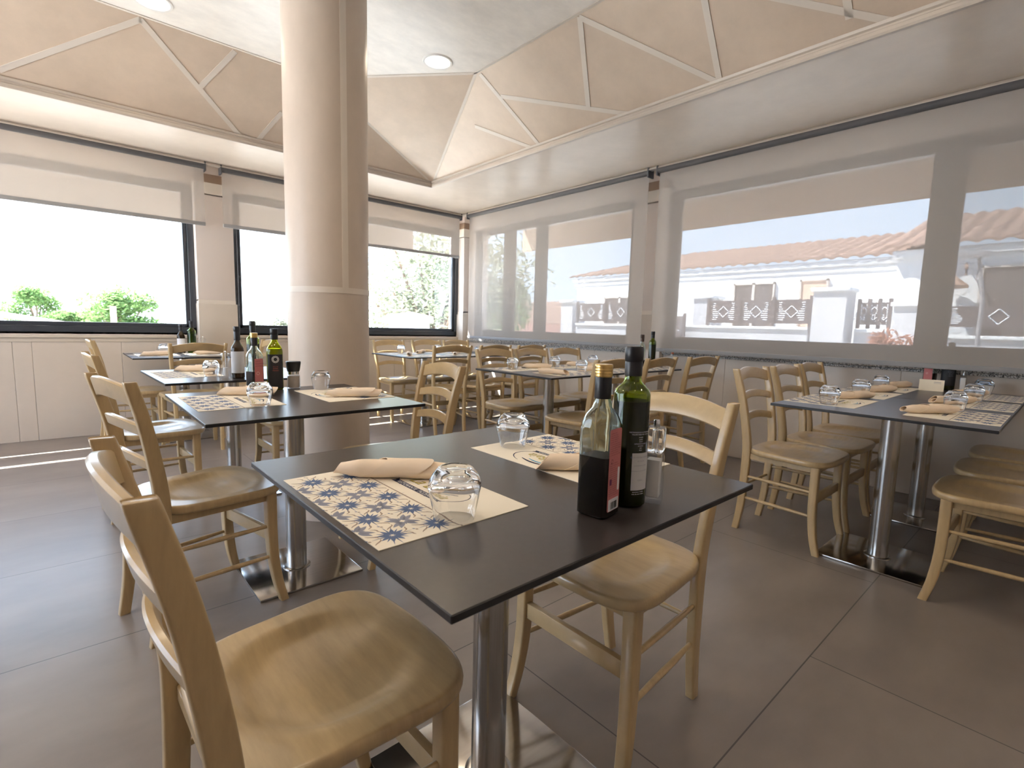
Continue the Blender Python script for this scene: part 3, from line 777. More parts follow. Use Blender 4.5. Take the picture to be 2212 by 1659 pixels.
def square_bottle(name, x, y, rz, label, group=None, front='back', liquid=.108, cap=gold_cap, lab=pink_label, H_=.268, glassm=None, liqm=None, wd=.0295):
    """square-shouldered vinegar bottle"""
    t = thing(name, (x, y, ZT+.0006), R_(rz), label, 'bottle', group)
    def ring(hw, z, rd): return rrect(0, 0, z, 2*hw, 2*hw, rd, 5)
    k = H_/.268
    prof = [(wd-.004, .0, .010), (wd, .004, .010), (wd, .150*k, .011), (wd-.0005, .165*k, .014), (wd-.004, .180*k, .018), (wd-.012, .192*k, .0165), (.0145, .203*k, .0142), (.0135, .212*k, .0134), (.0135, .250*k, .0134)]
    bm = BM(); loft(bm, [ring(*p) for p in prof])
    inner = [(hw-.0022, z+(.004 if i == 0 else 0), max(.002, rd-.002)) for i, (hw, z, rd) in enumerate(prof)]
    loft(bm, [ring(*p) for p in inner], True, 9); obj('bottle_glass', bm, glassm or pale_glass, t, angle=50)
    lz = liquid
    bm = BM(); lp = [p for p in inner if p[1] < lz]; 
    q = [(lp[0][0]+.0008, lp[0][1]-.001, lp[0][2])]+[(p[0]+.0008, p[1], p[2]) for p in lp[1:]]+[(np.interp(lz, [p[1] for p in inner], [p[0] for p in inner])+.0008, lz, .009)]
    loft(bm, [ring(*p) for p in q]); obj('vinegar', bm, liqm or vinegar, t, angle=50)
    bm = BM(); lathe(bm, [(.0142, .208*k), (.0146, .209*k), (.0146, .245*k), (.0142, .246*k)], 28); obj('neck_sleeve', bm, black_cap, t)
    bm = BM(); pr = [(.0150, .246*k)]
    for z in (.249, .254, .259): pr += [(.0158, z*k), (.0152, (z+.002)*k), (.0158, (z+.0035)*k)]
    pr += [(.0156, .266*k), (.0145, .268*k), (.001, .268*k)]; lathe(bm, pr, 36); obj('screw_cap', bm, cap, t, angle=60)
    return t
def flat_label(t, face, hw, z0, z1, m, off, name='label', rd=.004):
    """label on face angle 'face' (deg) of a square bottle at distance off"""
    bm = BM(); a = R_(face); n = Vector((math.cos(a), math.sin(a), 0)); s = Vector((-n.y, n.x, 0)); P = []
    for (u, v, aa) in ((1, 1, 0), (-1, 1, 90), (-1, -1, 180), (1, -1, 270)):
        for k in range(4):
            b = R_(aa+30*k); P.append((u*(hw-rd)+rd*math.cos(b), (z1 if v > 0 else z0)-v*rd+rd*math.sin(b)))
    fr = [n*(off+.0004)+s*p[0]+Vector((0, 0, p[1])) for p in P]; bk = [n*(off-.0002)+s*p[0]+Vector((0, 0, p[1])) for p in P]
    loft(bm, [bk, fr]); return obj(name, bm, m, t)
def face_m(face, off, u, z, extra=.0007):
    a = R_(face); n = Vector((math.cos(a), math.sin(a), 0)); s = Vector((-n.y, n.x, 0)); p = n*(off+extra)+s*u+Vector((0, 0, z))
    return Matrix(((s.x, 0, n.x, p.x), (s.y, 0, n.y, p.y), (0, 1, 0, p.z), (0, 0, 0, 1)))
def curve_text(t, face, r, lines, m, name='label_print'):
    """lines: (text, size, z, shear) laid on a cylinder of radius r round angle face"""
    bm = BM()
    for s, size, z, *_ in lines:
        b2 = BM(); text_mesh(b2, s, size, Matrix.Identity(4))
        for v in b2.verts:
            a = R_(face)+v.co.x/r; v.co = Vector((r*math.cos(a), r*math.sin(a), z+v.co.y))
        me = bpy.data.meshes.new('x'); b2.to_mesh(me); b2.free(); bm.from_mesh(me); bpy.data.meshes.remove(me)
    return obj(name, bm, m, t)
def round_bottle(name, x, y, rz, label, group=None, R0=.0335, H_=.298, sh=.222, glassm=None, oil=dark_oil, oz=.198, cap=black_cap, soft=False):
    t = thing(name, (x, y, ZT+.0006), R_(rz), label, 'bottle', group)
    if soft: prof = [(R0-.004, 0), (R0, .004), (R0, sh-.035), (R0-.002, sh-.022), (R0-.007, sh-.010), (R0-.014, sh), (.0145, sh+.012), (.0130, sh+.022), (.0128, H_-.02)]
    else: prof = [(R0-.004, 0), (R0, .004), (R0, sh-.012), (R0-.001, sh-.008), (R0-.004, sh-.002), (.0200, sh+.007), (.0160, sh+.012), (.0150, sh+.020), (.0150, H_-.02)]
    bm = BM(); lathe(bm, prof, 40); inn = [(r-.0022, z+(.004 if i == 0 else 0)) for i, (r, z) in enumerate(prof)]; lathe(bm, inn, 40, mi=9); obj('bottle_glass', bm, glassm or green_glass, t, angle=40)
    q = [(inn[0][0]+.0008, inn[0][1]-.001)]+[(r+.0008, z) for r, z in inn[1:] if z < oz]+[(np.interp(oz, [z for r, z in inn], [r for r, z in inn])+.0008, oz)]
    bm = BM(); lathe(bm, q, 40); obj('oil', bm, oil, t, angle=40)
    bm = BM(); lathe(bm, [(.0158, sh+.022), (.0162, sh+.024), (.0162, H_-.030), (.0156, H_-.028), (.0172, H_-.026), (.0172, H_-.004), (.0155, H_), (.001, H_)], 36); obj('neck_foil', bm, cap, t, angle=40)
    return t
def band(t, r, z0, z1, face, half, m, name='label', n=20):
    bm = BM(); a0, a1 = R_(face-half), R_(face+half); lo_, hi_ = [], []
    A = [a0+(a1-a0)*i/n for i in range(n+1)]
    ring = lambda z: [((r+.0003)*math.cos(a), (r+.0003)*math.sin(a), z) for a in A]+[((r-.0001)*math.cos(a), (r-.0001)*math.sin(a), z) for a in A[::-1]]
    loft(bm, [ring(z0), ring(z1)]); return obj(name, bm, m, t)

# nearest table
b = square_bottle('vinegar_bottle', .705, .548, 9, 'gold-capped vinegar bottle with a dusty red label, half full, on the nearest table')
toward = -90                                            # face turned towards the lens
lab = flat_label(b, toward, .0205, .012, .158, pink_label, .0295)
bm = BM(); rnd = random.Random(2)
for k in range(30):
    z = .150-k*.0038
    if 11 <= k <= 13: continue
    text_mesh(bm, ('Ingredienti: aceto di vino, mosto', 'Conservare in luogo fresco e asciutto', 'condimento balsamico acidita 6%', 'Prodotto in Italia da consumarsi')[k % 4][:rnd.randint(19, 31)], .0030, face_m(toward, .0295, -.0185, z), align='LEFT')
text_mesh(bm, 'Q', .011, face_m(toward, .0295, -.017, .098), .3, align='LEFT')
obj('small_print', bm, mat('dark_red_ink', (.16, .045, .05), .8), lab)
bm = BM(); box(bm, -.0165, .0165, -.0003, .0005, .0, .0)if 0 else None
wl = flat_label(b, toward, .0175, .013, .034, mat('white_sticker', (.72, .72, .76), .6), .0300, 'barcode_sticker', .001)
for k in range(22):
    u = -.012+k*.00105
    mm = face_m(toward, .0306, u, .0225); q = .00018+.0003*rnd.random()
    plane(bm, [mm @ Vector((-q, -.0065, 0)), mm @ Vector((q, -.0065, 0)), mm @ Vector((q, .0065, 0)), mm @ Vector((-q, .0065, 0))])
obj('barcode_lines', bm, black_cap, wl)
pi_ = flat_label(b, toward, .0030, .046, .088, mat('white_sticker', (.72, .72, .76), .6), .0301, 'recycling_strip', .0025); pi_.location = (-math.sin(R_(toward))*.0145, math.cos(R_(toward))*.0145, 0)
flat_label(b, toward, .0030, .060, .070, mat('purple_ink', (.12, .02, .08), .7), .0301, 'purple_square', .0004).location = (math.sin(R_(toward))*.013, -math.cos(R_(toward))*.013, 0)

o2 = round_bottle('olive_oil_bottle', .793, .548, 0, 'tall dark green olive oil bottle with black neck foil, on the nearest table')
fc = math.degrees(math.atan2(-.548, -.793))
band(o2, .0335, .034, .104, fc+44, 34, white_label, 'white_label_panel')
curve_text(o2, fc+36, .0341, [('INFORMAZIONI NUTRIZIONALI', .0032, .142), ('VALORI MEDI PER 100 ML', .0032, .138), ('energia', .0032, .133), ('grassi', .0032, .129), ('saturi', .0032, .125), ('carboidrati zuccheri', .0032, .121), ('proteine', .0032, .117), ('sale', .0032, .113), ('fibre', .0032, .109)], ink_white)
curve_text(o2, fc+40, .0344, [('OLIO EXTRA VERGINE', .0042, .095), ('DI OLIVA', .0036, .088), ('confezionato in Italia', .0034, .080), ('conservare al riparo dalla luce', .0030, .070), ('0,50 L', .0045, .052)], ink_grey, 'panel_print')
curve_text(o2, fc+36, .0341, [('spremuto a freddo', .0032, .030), ('solo da olive italiane', .0032, .026)], ink_white, 'lower_print')

def square_mill(x, y, rz, label):
    t = thing('salt_grinder', (x, y, ZT+.0006), R_(rz), label, 'salt grinder')
    bm = BM(); f = .0165
    loft(bm, [rrect(0, 0, z, 2*w_, 2*w_, .004, 3) for w_, z in ((f-.001, 0), (f, .001), (f, .088), (f-.001, .092), (f-.003, .096))])
    loft(bm, [rrect(0, 0, z, 2*w_, 2*w_, .002, 3) for w_, z in ((.0125, .012), (.0125, .094))], True, 9)
    obj('acrylic_body', bm, acrylic, t)
    bm = BM(); loft(bm, [rrect(0, 0, z, .0245, .0245, .002, 3) for z in (.0125, .084)]); obj('salt_fill', bm, salt_m, t)
    bm = BM(); loft(bm, [rrect(0, 0, z, 2*w_, 2*w_, .004, 3) for w_, z in ((f-.004, .097), (f-.001, .101), (f, .104), (f, .142), (f-.0015, .146))]); lathe(bm, [(.006, .1), (.006, .14)], 16, mi=9); obj('grinder_head', bm, glass, t)
    bm = BM(); lathe(bm, [(.0012, .098), (.0012, .146), (.0055, .1465), (.0062, .148), (.0062, .158), (.0055, .160), (.001, .160)], 20); obj('steel_knob', bm, chrome, t)
square_mill(.838, .520, 22, 'square clear salt grinder with steel knob beside the oil bottle, nearest table')

# table in front of the column
b = square_bottle('vinegar_bottle', .668, 2.545, 21.3, 'pale glass vinegar bottle with red label, left of its pair on the second table', liquid=.09, cap=gold_cap)
tf = -102
lab = flat_label(b, tf+12, .022, .012, .150, pink_label, .0297)
bm = BM()
for k, s in enumerate(('ACETO', 'BALSAMICO', 'DI MODENA')): text_mesh(bm, s, .0078, face_m(tf+12, .0297, -.018, .135-k*.011), align='LEFT')
obj('label_print', bm, mat('dark_red_ink', (.16, .045, .05), .8), lab)
bm = BM(); mm = face_m(tf+12, .0297, -.006, .082)
for r0, r1 in ((.0065, .0075),): loft(bm, [[mm @ Vector((r*math.cos(2*PI*i/24), r*math.sin(2*PI*i/24), 0)) for i in range(24)] for r in (r0, r1)], False)
obj('seal_print', bm, paper, lab)
o3 = round_bottle('olive_oil_bottle', .757, 2.545, 0, 'yellow-green oil bottle with black label and white rosette, on the second table', soft=True, R0=.036, H_=.288, sh=.215, oil=green_oil, oz=.195, glassm=mat('yellow_green_glass', (.62, .66, .03), .02, trans=1., ior=1.4))
f3 = math.degrees(math.atan2(-2.545, -.757))
lb3 = band(o3, .0363, .006, .168, f3+4, 62, black_label, 'label')
bm = BM()
for k in range(12):
    a = 2*PI*k/12; cx_, cz_ = .0125*math.cos(a), .0125*math.sin(a)
    for i in range(10):
        pass
    b2 = [((cx_+.0042*math.cos(2*PI*i/12)), (cz_+.0042*math.sin(2*PI*i/12))) for i in range(12)]
    b3 = [((cx_+.0026*math.cos(2*PI*i/12)), (cz_+.0026*math.sin(2*PI*i/12))) for i in range(12)]
    rr = .0369
    loft(bm, [[(rr*math.cos(R_(f3+4)+p[0]/rr), rr*math.sin(R_(f3+4)+p[0]/rr), .145+p[1]) for p in q_] for q_ in (b2, b3)], False)
obj('rosette_print', bm, ink_white, lb3)
curve_text(o3, f3+4, .0370, [('O L I O', .007, .108), ('EXTRA', .007, .099), ('VERGINE', .007, .090)], mat('red_ink', (.40, .07, .05), .7))
def round_mill(x, y, label):
    t = thing('salt_grinder', (x, y, ZT+.0006), 0, label, 'salt grinder')
    bm = BM(); lathe(bm, [(.029, 0), (.031, .003), (.031, .052), (.030, .062), (.027, .068)], 32); lathe(bm, [(.0285, .004), (.0285, .062)], 32, mi=9); obj('glass_jar', bm, acrylic, t)
    bm = BM(); lathe(bm, [(.028, .0045), (.028, .061)], 32); obj('salt_fill', bm, mat('grey_salt', (.55, .47, .40), .9), t)
    bm = BM(); lathe(bm, [(.0265, .068), (.0265, .082)], 32); obj('steel_collar', bm, chrome, t)
    bm = BM(); lathe(bm, [(.027, .082), (.029, .086), (.0345, .122), (.0345, .128), (.033, .131), (.001, .131)], 32); obj('black_cap', bm, black_cap, t, angle=40)
round_mill(.843, 2.550, 'glass salt grinder with a flared black cap, on the second table')

# table behind the column
def hour_mill(x, y, label, k=1.):
    t = thing('salt_grinder', (x, y, ZT+.0006), 0, label, 'salt grinder')
    bm = BM(); lathe(bm, [(.024*k, 0), (.025*k, .004), (.024*k, .03), (.018*k, .07), (.017*k, .09), (.022*k, .115), (.025*k, .125), (.022*k, .136), (.012*k, .142)], 28)
    lathe(bm, [(.012*k, .02), (.012*k, .1)], 20, mi=9); obj('acrylic_body', bm, acrylic, t)
    bm = BM(); lathe(bm, [(.0115*k, .0205), (.0115*k, .065)], 20); obj('salt_fill', bm, salt_m, t)
    bm = BM(); lathe(bm, [(.0014, .066), (.0014, .145), (.005, .146), (.006, .15), (.004, .155), (.001, .156)], 16); obj('steel_knob', bm, chrome, t)
hour_mill(.665, 3.09, 'clear hourglass salt grinder on the table behind the column')
brown_glass = mat('dark_brown_glass', (.06, .03, .01), .05, trans=.6, ior=1.4)
v = round_bottle('vinegar_bottle', .735, 3.13, 0, 'dark bottle with a grey paper label, on the table behind the column', soft=True, R0=.033, H_=.288, sh=.19, glassm=brown_glass, oil=vinegar, oz=.17)
band(v, .0332, .03, .15, math.degrees(math.atan2(-3.13, -.735)), 80, white_label)
round_bottle('olive_oil_bottle', .842, 3.23, 0, 'tall green oil bottle peeping between two others, on the table behind the column', R0=.034, H_=.320, sh=.225, glassm=mat('lime_glass', (.40, .52, .02), .02, trans=1., ior=1.4), oil=dark_oil, oz=.185)

# table under the far left window
v = round_bottle('vinegar_bottle', .842, 5.60, 0, 'small dark bottle with two pale labels, on the table under the left window', soft=True, R0=.033, H_=.265, sh=.185, glassm=brown_glass, oil=vinegar, oz=.17)
band(v, .0332, .06, .135, math.degrees(math.atan2(-5.6, -.84)), 70, mat('white_sticker', (.72, .72, .76), .6))
round_bottle('olive_oil_bottle', .925, 5.58, 0, 'green oil bottle with black foil, on the table under the left window', R0=.036, H_=.300, sh=.215, oil=mat('mid_green_oil', (.03, .07, .01), .1), oz=.18, glassm=mat('lime_glass', (.40, .52, .02), .02, trans=1., ior=1.4))
hour_mill(1.02, 5.60, 'clear salt grinder beside the green bottle under the left window', 1.1)

# middle double table, wall end
v = round_bottle('vinegar_bottle', 3.865, 2.595, 0, 'slim clear bottle with a brown stopper, wall end of the middle double table', soft=True, R0=.031, H_=.285, sh=.20, glassm=pale_glass, oil=vinegar, oz=.06, cap=mat('brown_stopper', (.06, .035, .025), .5))
round_bottle('olive_oil_bottle', 3.905, 2.515, 0, 'slim dark green oil bottle, wall end of the middle double table', R0=.031, H_=.315, sh=.235, glassm=green_glass, oil=dark_oil, oz=.2)
hour_mill(3.915, 2.40, 'clear grinder full of salt, wall end of the middle double table', .9)
def pepper(x, y, label):
    t = thing('pepper_grinder', (x, y, ZT+.0006), 0, label, 'pepper grinder')
    bm = BM(); lathe(bm, [(.018, 0), (.018, .05), (.012, .08), (.016, .11), (.014, .125)], 24); lathe(bm, [(.013, .0025), (.013, .056)], 20, mi=9); obj('acrylic_body', bm, acrylic, t)
    bm = BM(); lathe(bm, [(.0125, .003), (.0125, .055)], 20); obj('pepper_fill', bm, mat('pink_peppercorns', (.42, .12, .07), .8, noise=(300, .5, (1, 1, 1))), t)
    bm = BM(); lathe(bm, [(.010, .126), (.011, .13), (.011, .14), (.001, .143)], 16); obj('copper_knob', bm, mat('copper_knob', (.30, .10, .05), .4), t)
pepper(3.925, 2.325, 'clear grinder with reddish pepper, wall end of the middle double table')

# right double table, bottles behind the blind
b = square_bottle('vinegar_bottle', 4.168, .625, -12, 'vinegar bottle with red label half behind the blind, right double table', liquid=.10)
f5 = math.degrees(math.atan2(-.6, -4.17))-35
lab = flat_label(b, 180, .023, .012, .150, pink_label, .0297)
bm = BM(); mm = face_m(180, .0297, -.006, .10); loft(bm, [[mm @ Vector((r*math.cos(2*PI*i/24), r*math.sin(2*PI*i/24), 0)) for i in range(24)] for r in (.0045, .0055)], False); obj('seal_print', bm, paper, lab)
o5 = round_bottle('olive_oil_bottle', 4.172, .535, 0, 'broad dark oil bottle rising behind the blind, right double table', R0=.036, H_=.300, sh=.225, oil=dark_oil, oz=.19)
f5 = math.degrees(math.atan2(-.535, -4.17))
band(o5, .0363, .03, .15, f5, 75, black_label)
curve_text(o5, f5+20, .0368, [('INFORMAZIONI', .005, .12), ('NUTRIZIONALI', .005, .112), ('valori medi', .005, .104), ('per 100 ml', .005, .096), ('grassi saturi', .005, .088)], ink_grey)
square_mill(4.160, .462, 10, 'clear grinder by the dark oil bottle, wall end of the right double table')
# folded card stand of plain cream paper
t = thing('table_card', (4.02, .590, ZT), R_(8), 'small folded cream card stand before the bottles on the right table', 'card')
card_paper = mat('warm_paper', (.85, .78, .64), .7)
bm = BM()
for s in (-1, 1):
    loft(bm, [[(s*.030, -.060, .0005), (s*.0315, -.060, .0005), (s*.0315, .060, .0005), (s*.030, .060, .0005)], [(0, -.060, .068), (s*.0012, -.060, .068), (s*.0012, .060, .068), (0, .060, .068)]])
obj('folded_card', bm, card_paper, t)
bm = BM()
for k in range(5):
    zz = .02+k*.008; xx = -.0305+(zz/.068)*.030-.0008
    plane(bm, [(xx, -.045, zz), (xx, -.010, zz), (xx+.0012, -.010, zz+.003), (xx+.0012, -.045, zz+.003)])
obj('card_print', bm, ink_grey, t)

# ------------------------------------------------------------------ outside
bm = BM(); box(bm, -60, 90, -40, 120, -1.4, -1.3)
ground = obj('ground', bm, mat('pale_paving', (.78, .76, .70), .9)); ground['kind'] = 'structure'

bm = BM(); box(bm, -9, XB+.3, YA+.24, 10.5, -.25, -.12); box(bm, XB+.24, 9.0, -8, 10.5, -.25, -.12)
bounce = obj('bounce_slab', bm, mat('bounce_slab_pale', (.80, .77, .70), .9)); bounce['kind'] = 'structure'  # unseen pale slab added to bounce sunlight up onto the ceiling
# awnings over the far windows and the right windows, with valances
def awning(horizontal, a, b, d0, d1, zt0, zt1, zv, label, gap=.05, cloth=None):
    cloth = cloth or mat('grey_awning_cloth', (.36, .33, .315), .9)
    r = thing('window_awning', label=label, cat='awning')
    def pt(u, d, z): return (u, d, z) if horizontal else (d, u, z)
    def slab(name, d0_, z0_, d1_, z1_, th=.004, m=None):
        m = m or cloth
        bm = BM(); loft(bm, [[pt(u, d0_, z0_), pt(u, d1_, z1_), pt(u, d1_+.0005, z1_+th), pt(u, d0_+.0005, z0_+th)] for u in (a, b)]); obj(name, bm, m, r)
    slab('canopy', d0, zt0, d1-gap, zt1+.02)  # slit added before the front bar to let a thin sun strip in
    bm = BM(); tube(bm, [pt(a, d1, zt1), pt(b, d1, zt1)], .016, 10); obj('front_bar', bm, outside_white, r)
    bm = BM(); loft(bm, [[pt(u, d1, zt1), pt(u, d1+.003, zt1), pt(u, d1+.003, zv), pt(u, d1, zv)] for u in (a, b)]); obj('valance', bm, cloth, r)
    for u in (a+.05, b-.05):
        bm = BM(); tube(bm, [pt(u, d0, zt0-.25), pt(u, d1, zt1)], .012, 8); obj('awning_arm', bm, outside_white, r)
awning(True, -3.4, 3.85, YA+.24, 6.50, 2.72, 2.62, 2.10, 'grey-beige awning outside, over the two far windows')
awning(False, -2.6, 6.09, XB+.24, 5.60, 2.75, 2.607, 2.256, 'beige awning outside, over the two right windows', -.004, awning_m)

# villa across the street
vx = 16.
villa = thing('tiled_villa', (0, 0, 0), 0, 'long white villa with a terracotta roof seen through the sheer blinds', 'house')
def corr_roof(name, x0, z0, x1, z1, y0, y1, y0t, y1t, m, parent, pitch=.34, rows=11):
    bm = BM(); n = int((y1-y0)/pitch*8); g = []
    for k in range(rows+1):
        for e in ((0, .0), (1, .03)) if k < rows else ((0, 0),):
            t = k/rows; xx = x0+(x1-x0)*(t+(.0 if e[0] == 0 else 1e-4)); row = []
            ya, yb = y0+(y0t-y0)*t, y1+(y1t-y1)*t
            for i in range(n+1):
                yy = y0+(y1-y0)*i/n; wv = .075*abs(math.sin(PI*yy/pitch)); q = min(max(yy, ya), yb)
                row.append(bm.verts.new((xx, q, z0+(z1-z0)*t+wv-(e[1]*1.5 if e[0] else 0)+.03)))
            g.append(row)
    for a_, b_ in zip(g, g[1:]):
        for i in range(n): bm.faces.new((a_[i], a_[i+1], b_[i+1], b_[i]))
    return obj(name, bm, m, parent, angle=50)
ez = H+.127*vx
bm = BM(); box(bm, vx, vx+9, 3.1, 14.0, -1.3, ez-.02); box(bm, vx-.07, vx+.1, 2.9, 14.2, ez-.18, ez-.02, .03); box(bm, vx-.03, vx+.1, 3.0, 14.1, ez-.34, ez-.22, .02)
obj('wall', bm, outside_white, villa)
corr_roof('roof', vx-.13, ez, vx+4.5, ez+1.22, 2.7, 14.35, 2.7, 11.4, terracotta, villa)
bm = BM(); box(bm, vx-1.0, vx+6, -9, 3.1, -1.3, ez-.02); box(bm, vx-1.12, vx, -9, 3.2, ez-.2, ez-.02, .03); obj('wall', bm, outside_white, villa)
corr_roof('roof', vx-1.25, ez, vx+3.4, ez+1.40, -9.2, 3.35, -9.2, 3.35, terracotta, villa)
def vwin(y0, y1, z0, z1, x, m, name='window', mull=True):
    bm = BM(); box(bm, x-.03, x+.02, y0, y1, z0, z1); o = obj(name, bm, m, villa)
    bm = BM()
    fr_m = mat('pale_shutter_frame', (.62, .55, .50), .7)
    box(bm, x-.06, x-.02, y0, y1, z1-.05, z1); box(bm, x-.06, x-.02, y0, y0+.05, z0, z1); box(bm, x-.06, x-.02, y1-.05, y1, z0, z1)
    if mull: box(bm, x-.06, x-.02, (y0+y1)/2-.04, (y0+y1)/2+.04, z0, z1)
    obj('window_frame', bm, fr_m, o)
vwin(6.22, 7.46, H+.02*vx-.3, H+.094*vx, vx, window_dark)
vwin(4.81, 5.54, H+.02*vx-.3, H+.096*vx, vx, mat('peach_shutter', (.72, .50, .38), .8), 'shutter', False)
vwin(11.1, 12.55, H-.3, H+.076*vx, vx, window_dark)
vx2 = vx-1
vwin(-4.2, 1.60, -.2, H+.104*vx2, vx2, window_dark, 'porch_opening')
bm = BM(); tube(bm, [(vx2, 1.85, H+.108*vx2), (vx2-.35, 1.80, H+.100*vx2), (vx2-.35, 1.80, H+.09*vx2)], .03, 6); lathe(bm, [(.03, H+.09*vx2), (.28, H+.075*vx2), (.26, H+.072*vx2), (.03, H+.085*vx2)], 16, vx2-.35, 2.0); obj('wall_lamp', bm, mat('rust_metal', (.36, .22, .16), .7), villa)

# street walls, piers and cut-metal fence panels
fx = 12.
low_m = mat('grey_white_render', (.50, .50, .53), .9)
def garden_wall(y0, y1, zt, x=fx, label=''):
    t = thing('garden_wall', (0, 0, 0), 0, label, 'garden wall')
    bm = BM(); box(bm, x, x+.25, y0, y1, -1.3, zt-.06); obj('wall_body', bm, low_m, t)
    bm = BM(); box(bm, x-.04, x+.29, y0, y1, zt-.06, zt, .01); obj('coping', bm, outside_white, t)
def gate_pier(y0, y1, zt, x, label):
    t = thing('gate_pier', (0, 0, 0), 0, label, 'gate pier')
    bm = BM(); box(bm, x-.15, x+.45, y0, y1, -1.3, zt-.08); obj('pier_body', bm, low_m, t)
    bm = BM(); box(bm, x-.2, x+.5, y0-.05, y1+.05, zt-.08, zt, .02); obj('pier_cap', bm, outside_white, t)
garden_wall(3.93, 10.50, H+.012*fx, fx, 'low white wall below the dark fence panels, left of the big pier')
garden_wall(-6, 1.80, H+.012*fx-.1, fx-.3, 'low white wall at the right below the fence with bright posts')
garden_wall(2.56, 3.10, H+.010*fx, fx+.1, 'short low white wall behind the reddish shrub')
gate_pier(3.22, 3.83, H+.080*fx, fx, 'broad white pier between the two fences, in front of the villa')
gate_pier(6.35, 6.85, H+.076*fx, fx+.6, 'narrow white pier at the left end of the three-panel fence')
gate_pier(10.62, 11.1, H+.072*fx, fx+.1, 'white pier at the corner beside the small tiled cottage')
gate_pier(1.95, 2.47, H+.054*fx, fx+.2, 'low broad white pier behind the reddish shrub')
fence_m = mat('dark_fence_metal', (.10, .085, .095), .6)
slit_m = mat('white_render_behind_fence', (.80, .80, .83), .9)
def fence(y0, y1, z0, z1, x, posts, label, motif=True):
    t = thing('metal_fence', (0, 0, 0), 0, label, 'fence')
    ps = list(np.linspace(y0, y1, posts))
    for p in ps:
        bm = BM(); box(bm, x-.03, x+.03, p-.03, p+.03, z0-.08, z1+.07); obj('fence_post', bm, fence_m, t)
    for a, b_ in zip(ps, ps[1:]):
        bm = BM(); box(bm, x-.008, x+.008, a+.04, b_-.04, z0, z1); pn = obj('fence_panel', bm, fence_m, t)
        if motif:
            bm = BM(); c = (a+b_)/2; zc = (z0+z1)/2; hh = (z1-z0)/2
            for k in range(9):
                zz = z0+(z1-z0)*(.14+.09*k); ln = .10+.05*math.sin(k*.7)
                for s in (a+.12, b_-.12-ln): box(bm, x-.011, x-.008, s, s+ln, zz, zz+.022)
            for sx_, sy_ in ((1, 1), (1, -1), (-1, 1), (-1, -1)):
                p0 = Vector((x-.0105, c+sx_*.13, zc)); p1 = Vector((x-.0105, c, zc+sy_*.13)); tube(bm, [p0, p1], .010, 4)
            obj('cut_pattern', bm, slit_m, pn)
fence(3.90, 6.20, H+.0177*fx, H+.0615*fx, fx, 4, 'dark metal fence of three panels between two white piers')
fence(7.2, 10.45, H+.0175*fx, H+.0615*fx, fx, 4, 'dark metal fence seen through the blind nearest the corner')
fence(2.56, 3.08, H+.018*fx, H+.055*fx, fx+.22, 4, 'short dark fence with closely set posts beside the broad pier')
fence(-5.6, 1.70, H+.016*fx, H+.046*fx, fx-.1, 6, 'dark fence with bright posts at the right below the porch')
fence(6.66, 7.02, -1.2, H+.030*fx, fx-.3, 2, 'small dark gate leaf at the left end of the low wall')

# cottage with a tiled roof
cot = thing('tiled_cottage', (0, 0, 0), 0, 'small low cottage with an old tiled roof, far outside by the dark tree', 'house')
bm = BM(); box(bm, 19, 25, 17.2, 24, -1.3, 1.25); obj('wall', bm, mat('reddish_render', (.60, .36, .32), .9), cot)
corr_roof('roof', 18.7, 1.2, 22.5, 2.55, 16.9, 26, 19.2, 24, terracotta, cot, .3, 12)

def tree(name, x, y, z0, trunk_h, R0, squash, n, leafm, label, cat='tree', leaf=.11, seed=1, group=None, clumps=14):
    rnd = random.Random(seed); t = thing(name, (x, y, z0), 0, label, cat, group)
    bark = mat('bark', (.17, .12, .09), .9); bm = BM()
    tube(bm, [(0, 0, 0), (.04*R0, .03*R0, trunk_h*.5), (0, 0, trunk_h)], [.07*R0+.02, .05*R0+.015, .04*R0+.01], 8)
    cs = []
    for k in range(clumps):
        a = rnd.random()*2*PI; q = R0*.68*math.sqrt(rnd.random()); zz = trunk_h+R0*squash*(.45+.9*(rnd.random()-.5)*1.3)
        c = Vector((q*math.cos(a), q*math.sin(a), zz)); cs.append((c, R0*(.28+.22*rnd.random())))
        tube(bm, [(0, 0, trunk_h*.8), c*.55+Vector((0, 0, trunk_h*.4)), c], [.03*R0, .018*R0, .008*R0], 5)
    obj('trunk', bm, bark, t)
    vs, fs = [], []
    for i in range(n):
        c, cr_ = cs[rnd.randrange(len(cs))]
        d = Vector((rnd.gauss(0, 1), rnd.gauss(0, 1), rnd.gauss(0, 1))).normalized()*cr_*(rnd.random()**.4)
        p = c+Vector((d.x, d.y, d.z*.8)); u = Vector((rnd.gauss(0, 1), rnd.gauss(0, 1), rnd.gauss(0, .6))).normalized(); v = u.cross(Vector((rnd.random(), rnd.random(), 1))).normalized()
        s = leaf*(.6+.8*rnd.random()); k = len(vs); vs += [p-u*s, p+v*s*.35, p+u*s, p-v*s*.35]; fs.append((k, k+1, k+2, k+3))
    me = bpy.data.meshes.new('foliage'); me.from_pydata([tuple(q) for q in vs], [], fs); me.materials.append(leafm)
    o = bpy.data.objects.new('foliage', me); COL.objects.link(o); o.parent = t
    return t
olive = leafy('olive_leaf', (.25, .27, .20)); fresh = leafy('fresh_leaf', (.13, .22, .08)); darkleaf = leafy('dark_leaf', (.14, .22, .10)); redleaf = leafy('red_leaf', (.36, .18, .13))
tree('olive_tree', 7.7, 11.9, -1.3, 1.6, 2.9, .95, 9000, olive, 'large pale olive tree filling the window right of the column', leaf=.10, seed=4, clumps=26)
tree('olive_tree', 4.6, 15.6, -1.3, 1.7, .9, .6, 1600, olive, 'lower pale tree behind the column, left part of the same window', leaf=.11, seed=8, clumps=16)
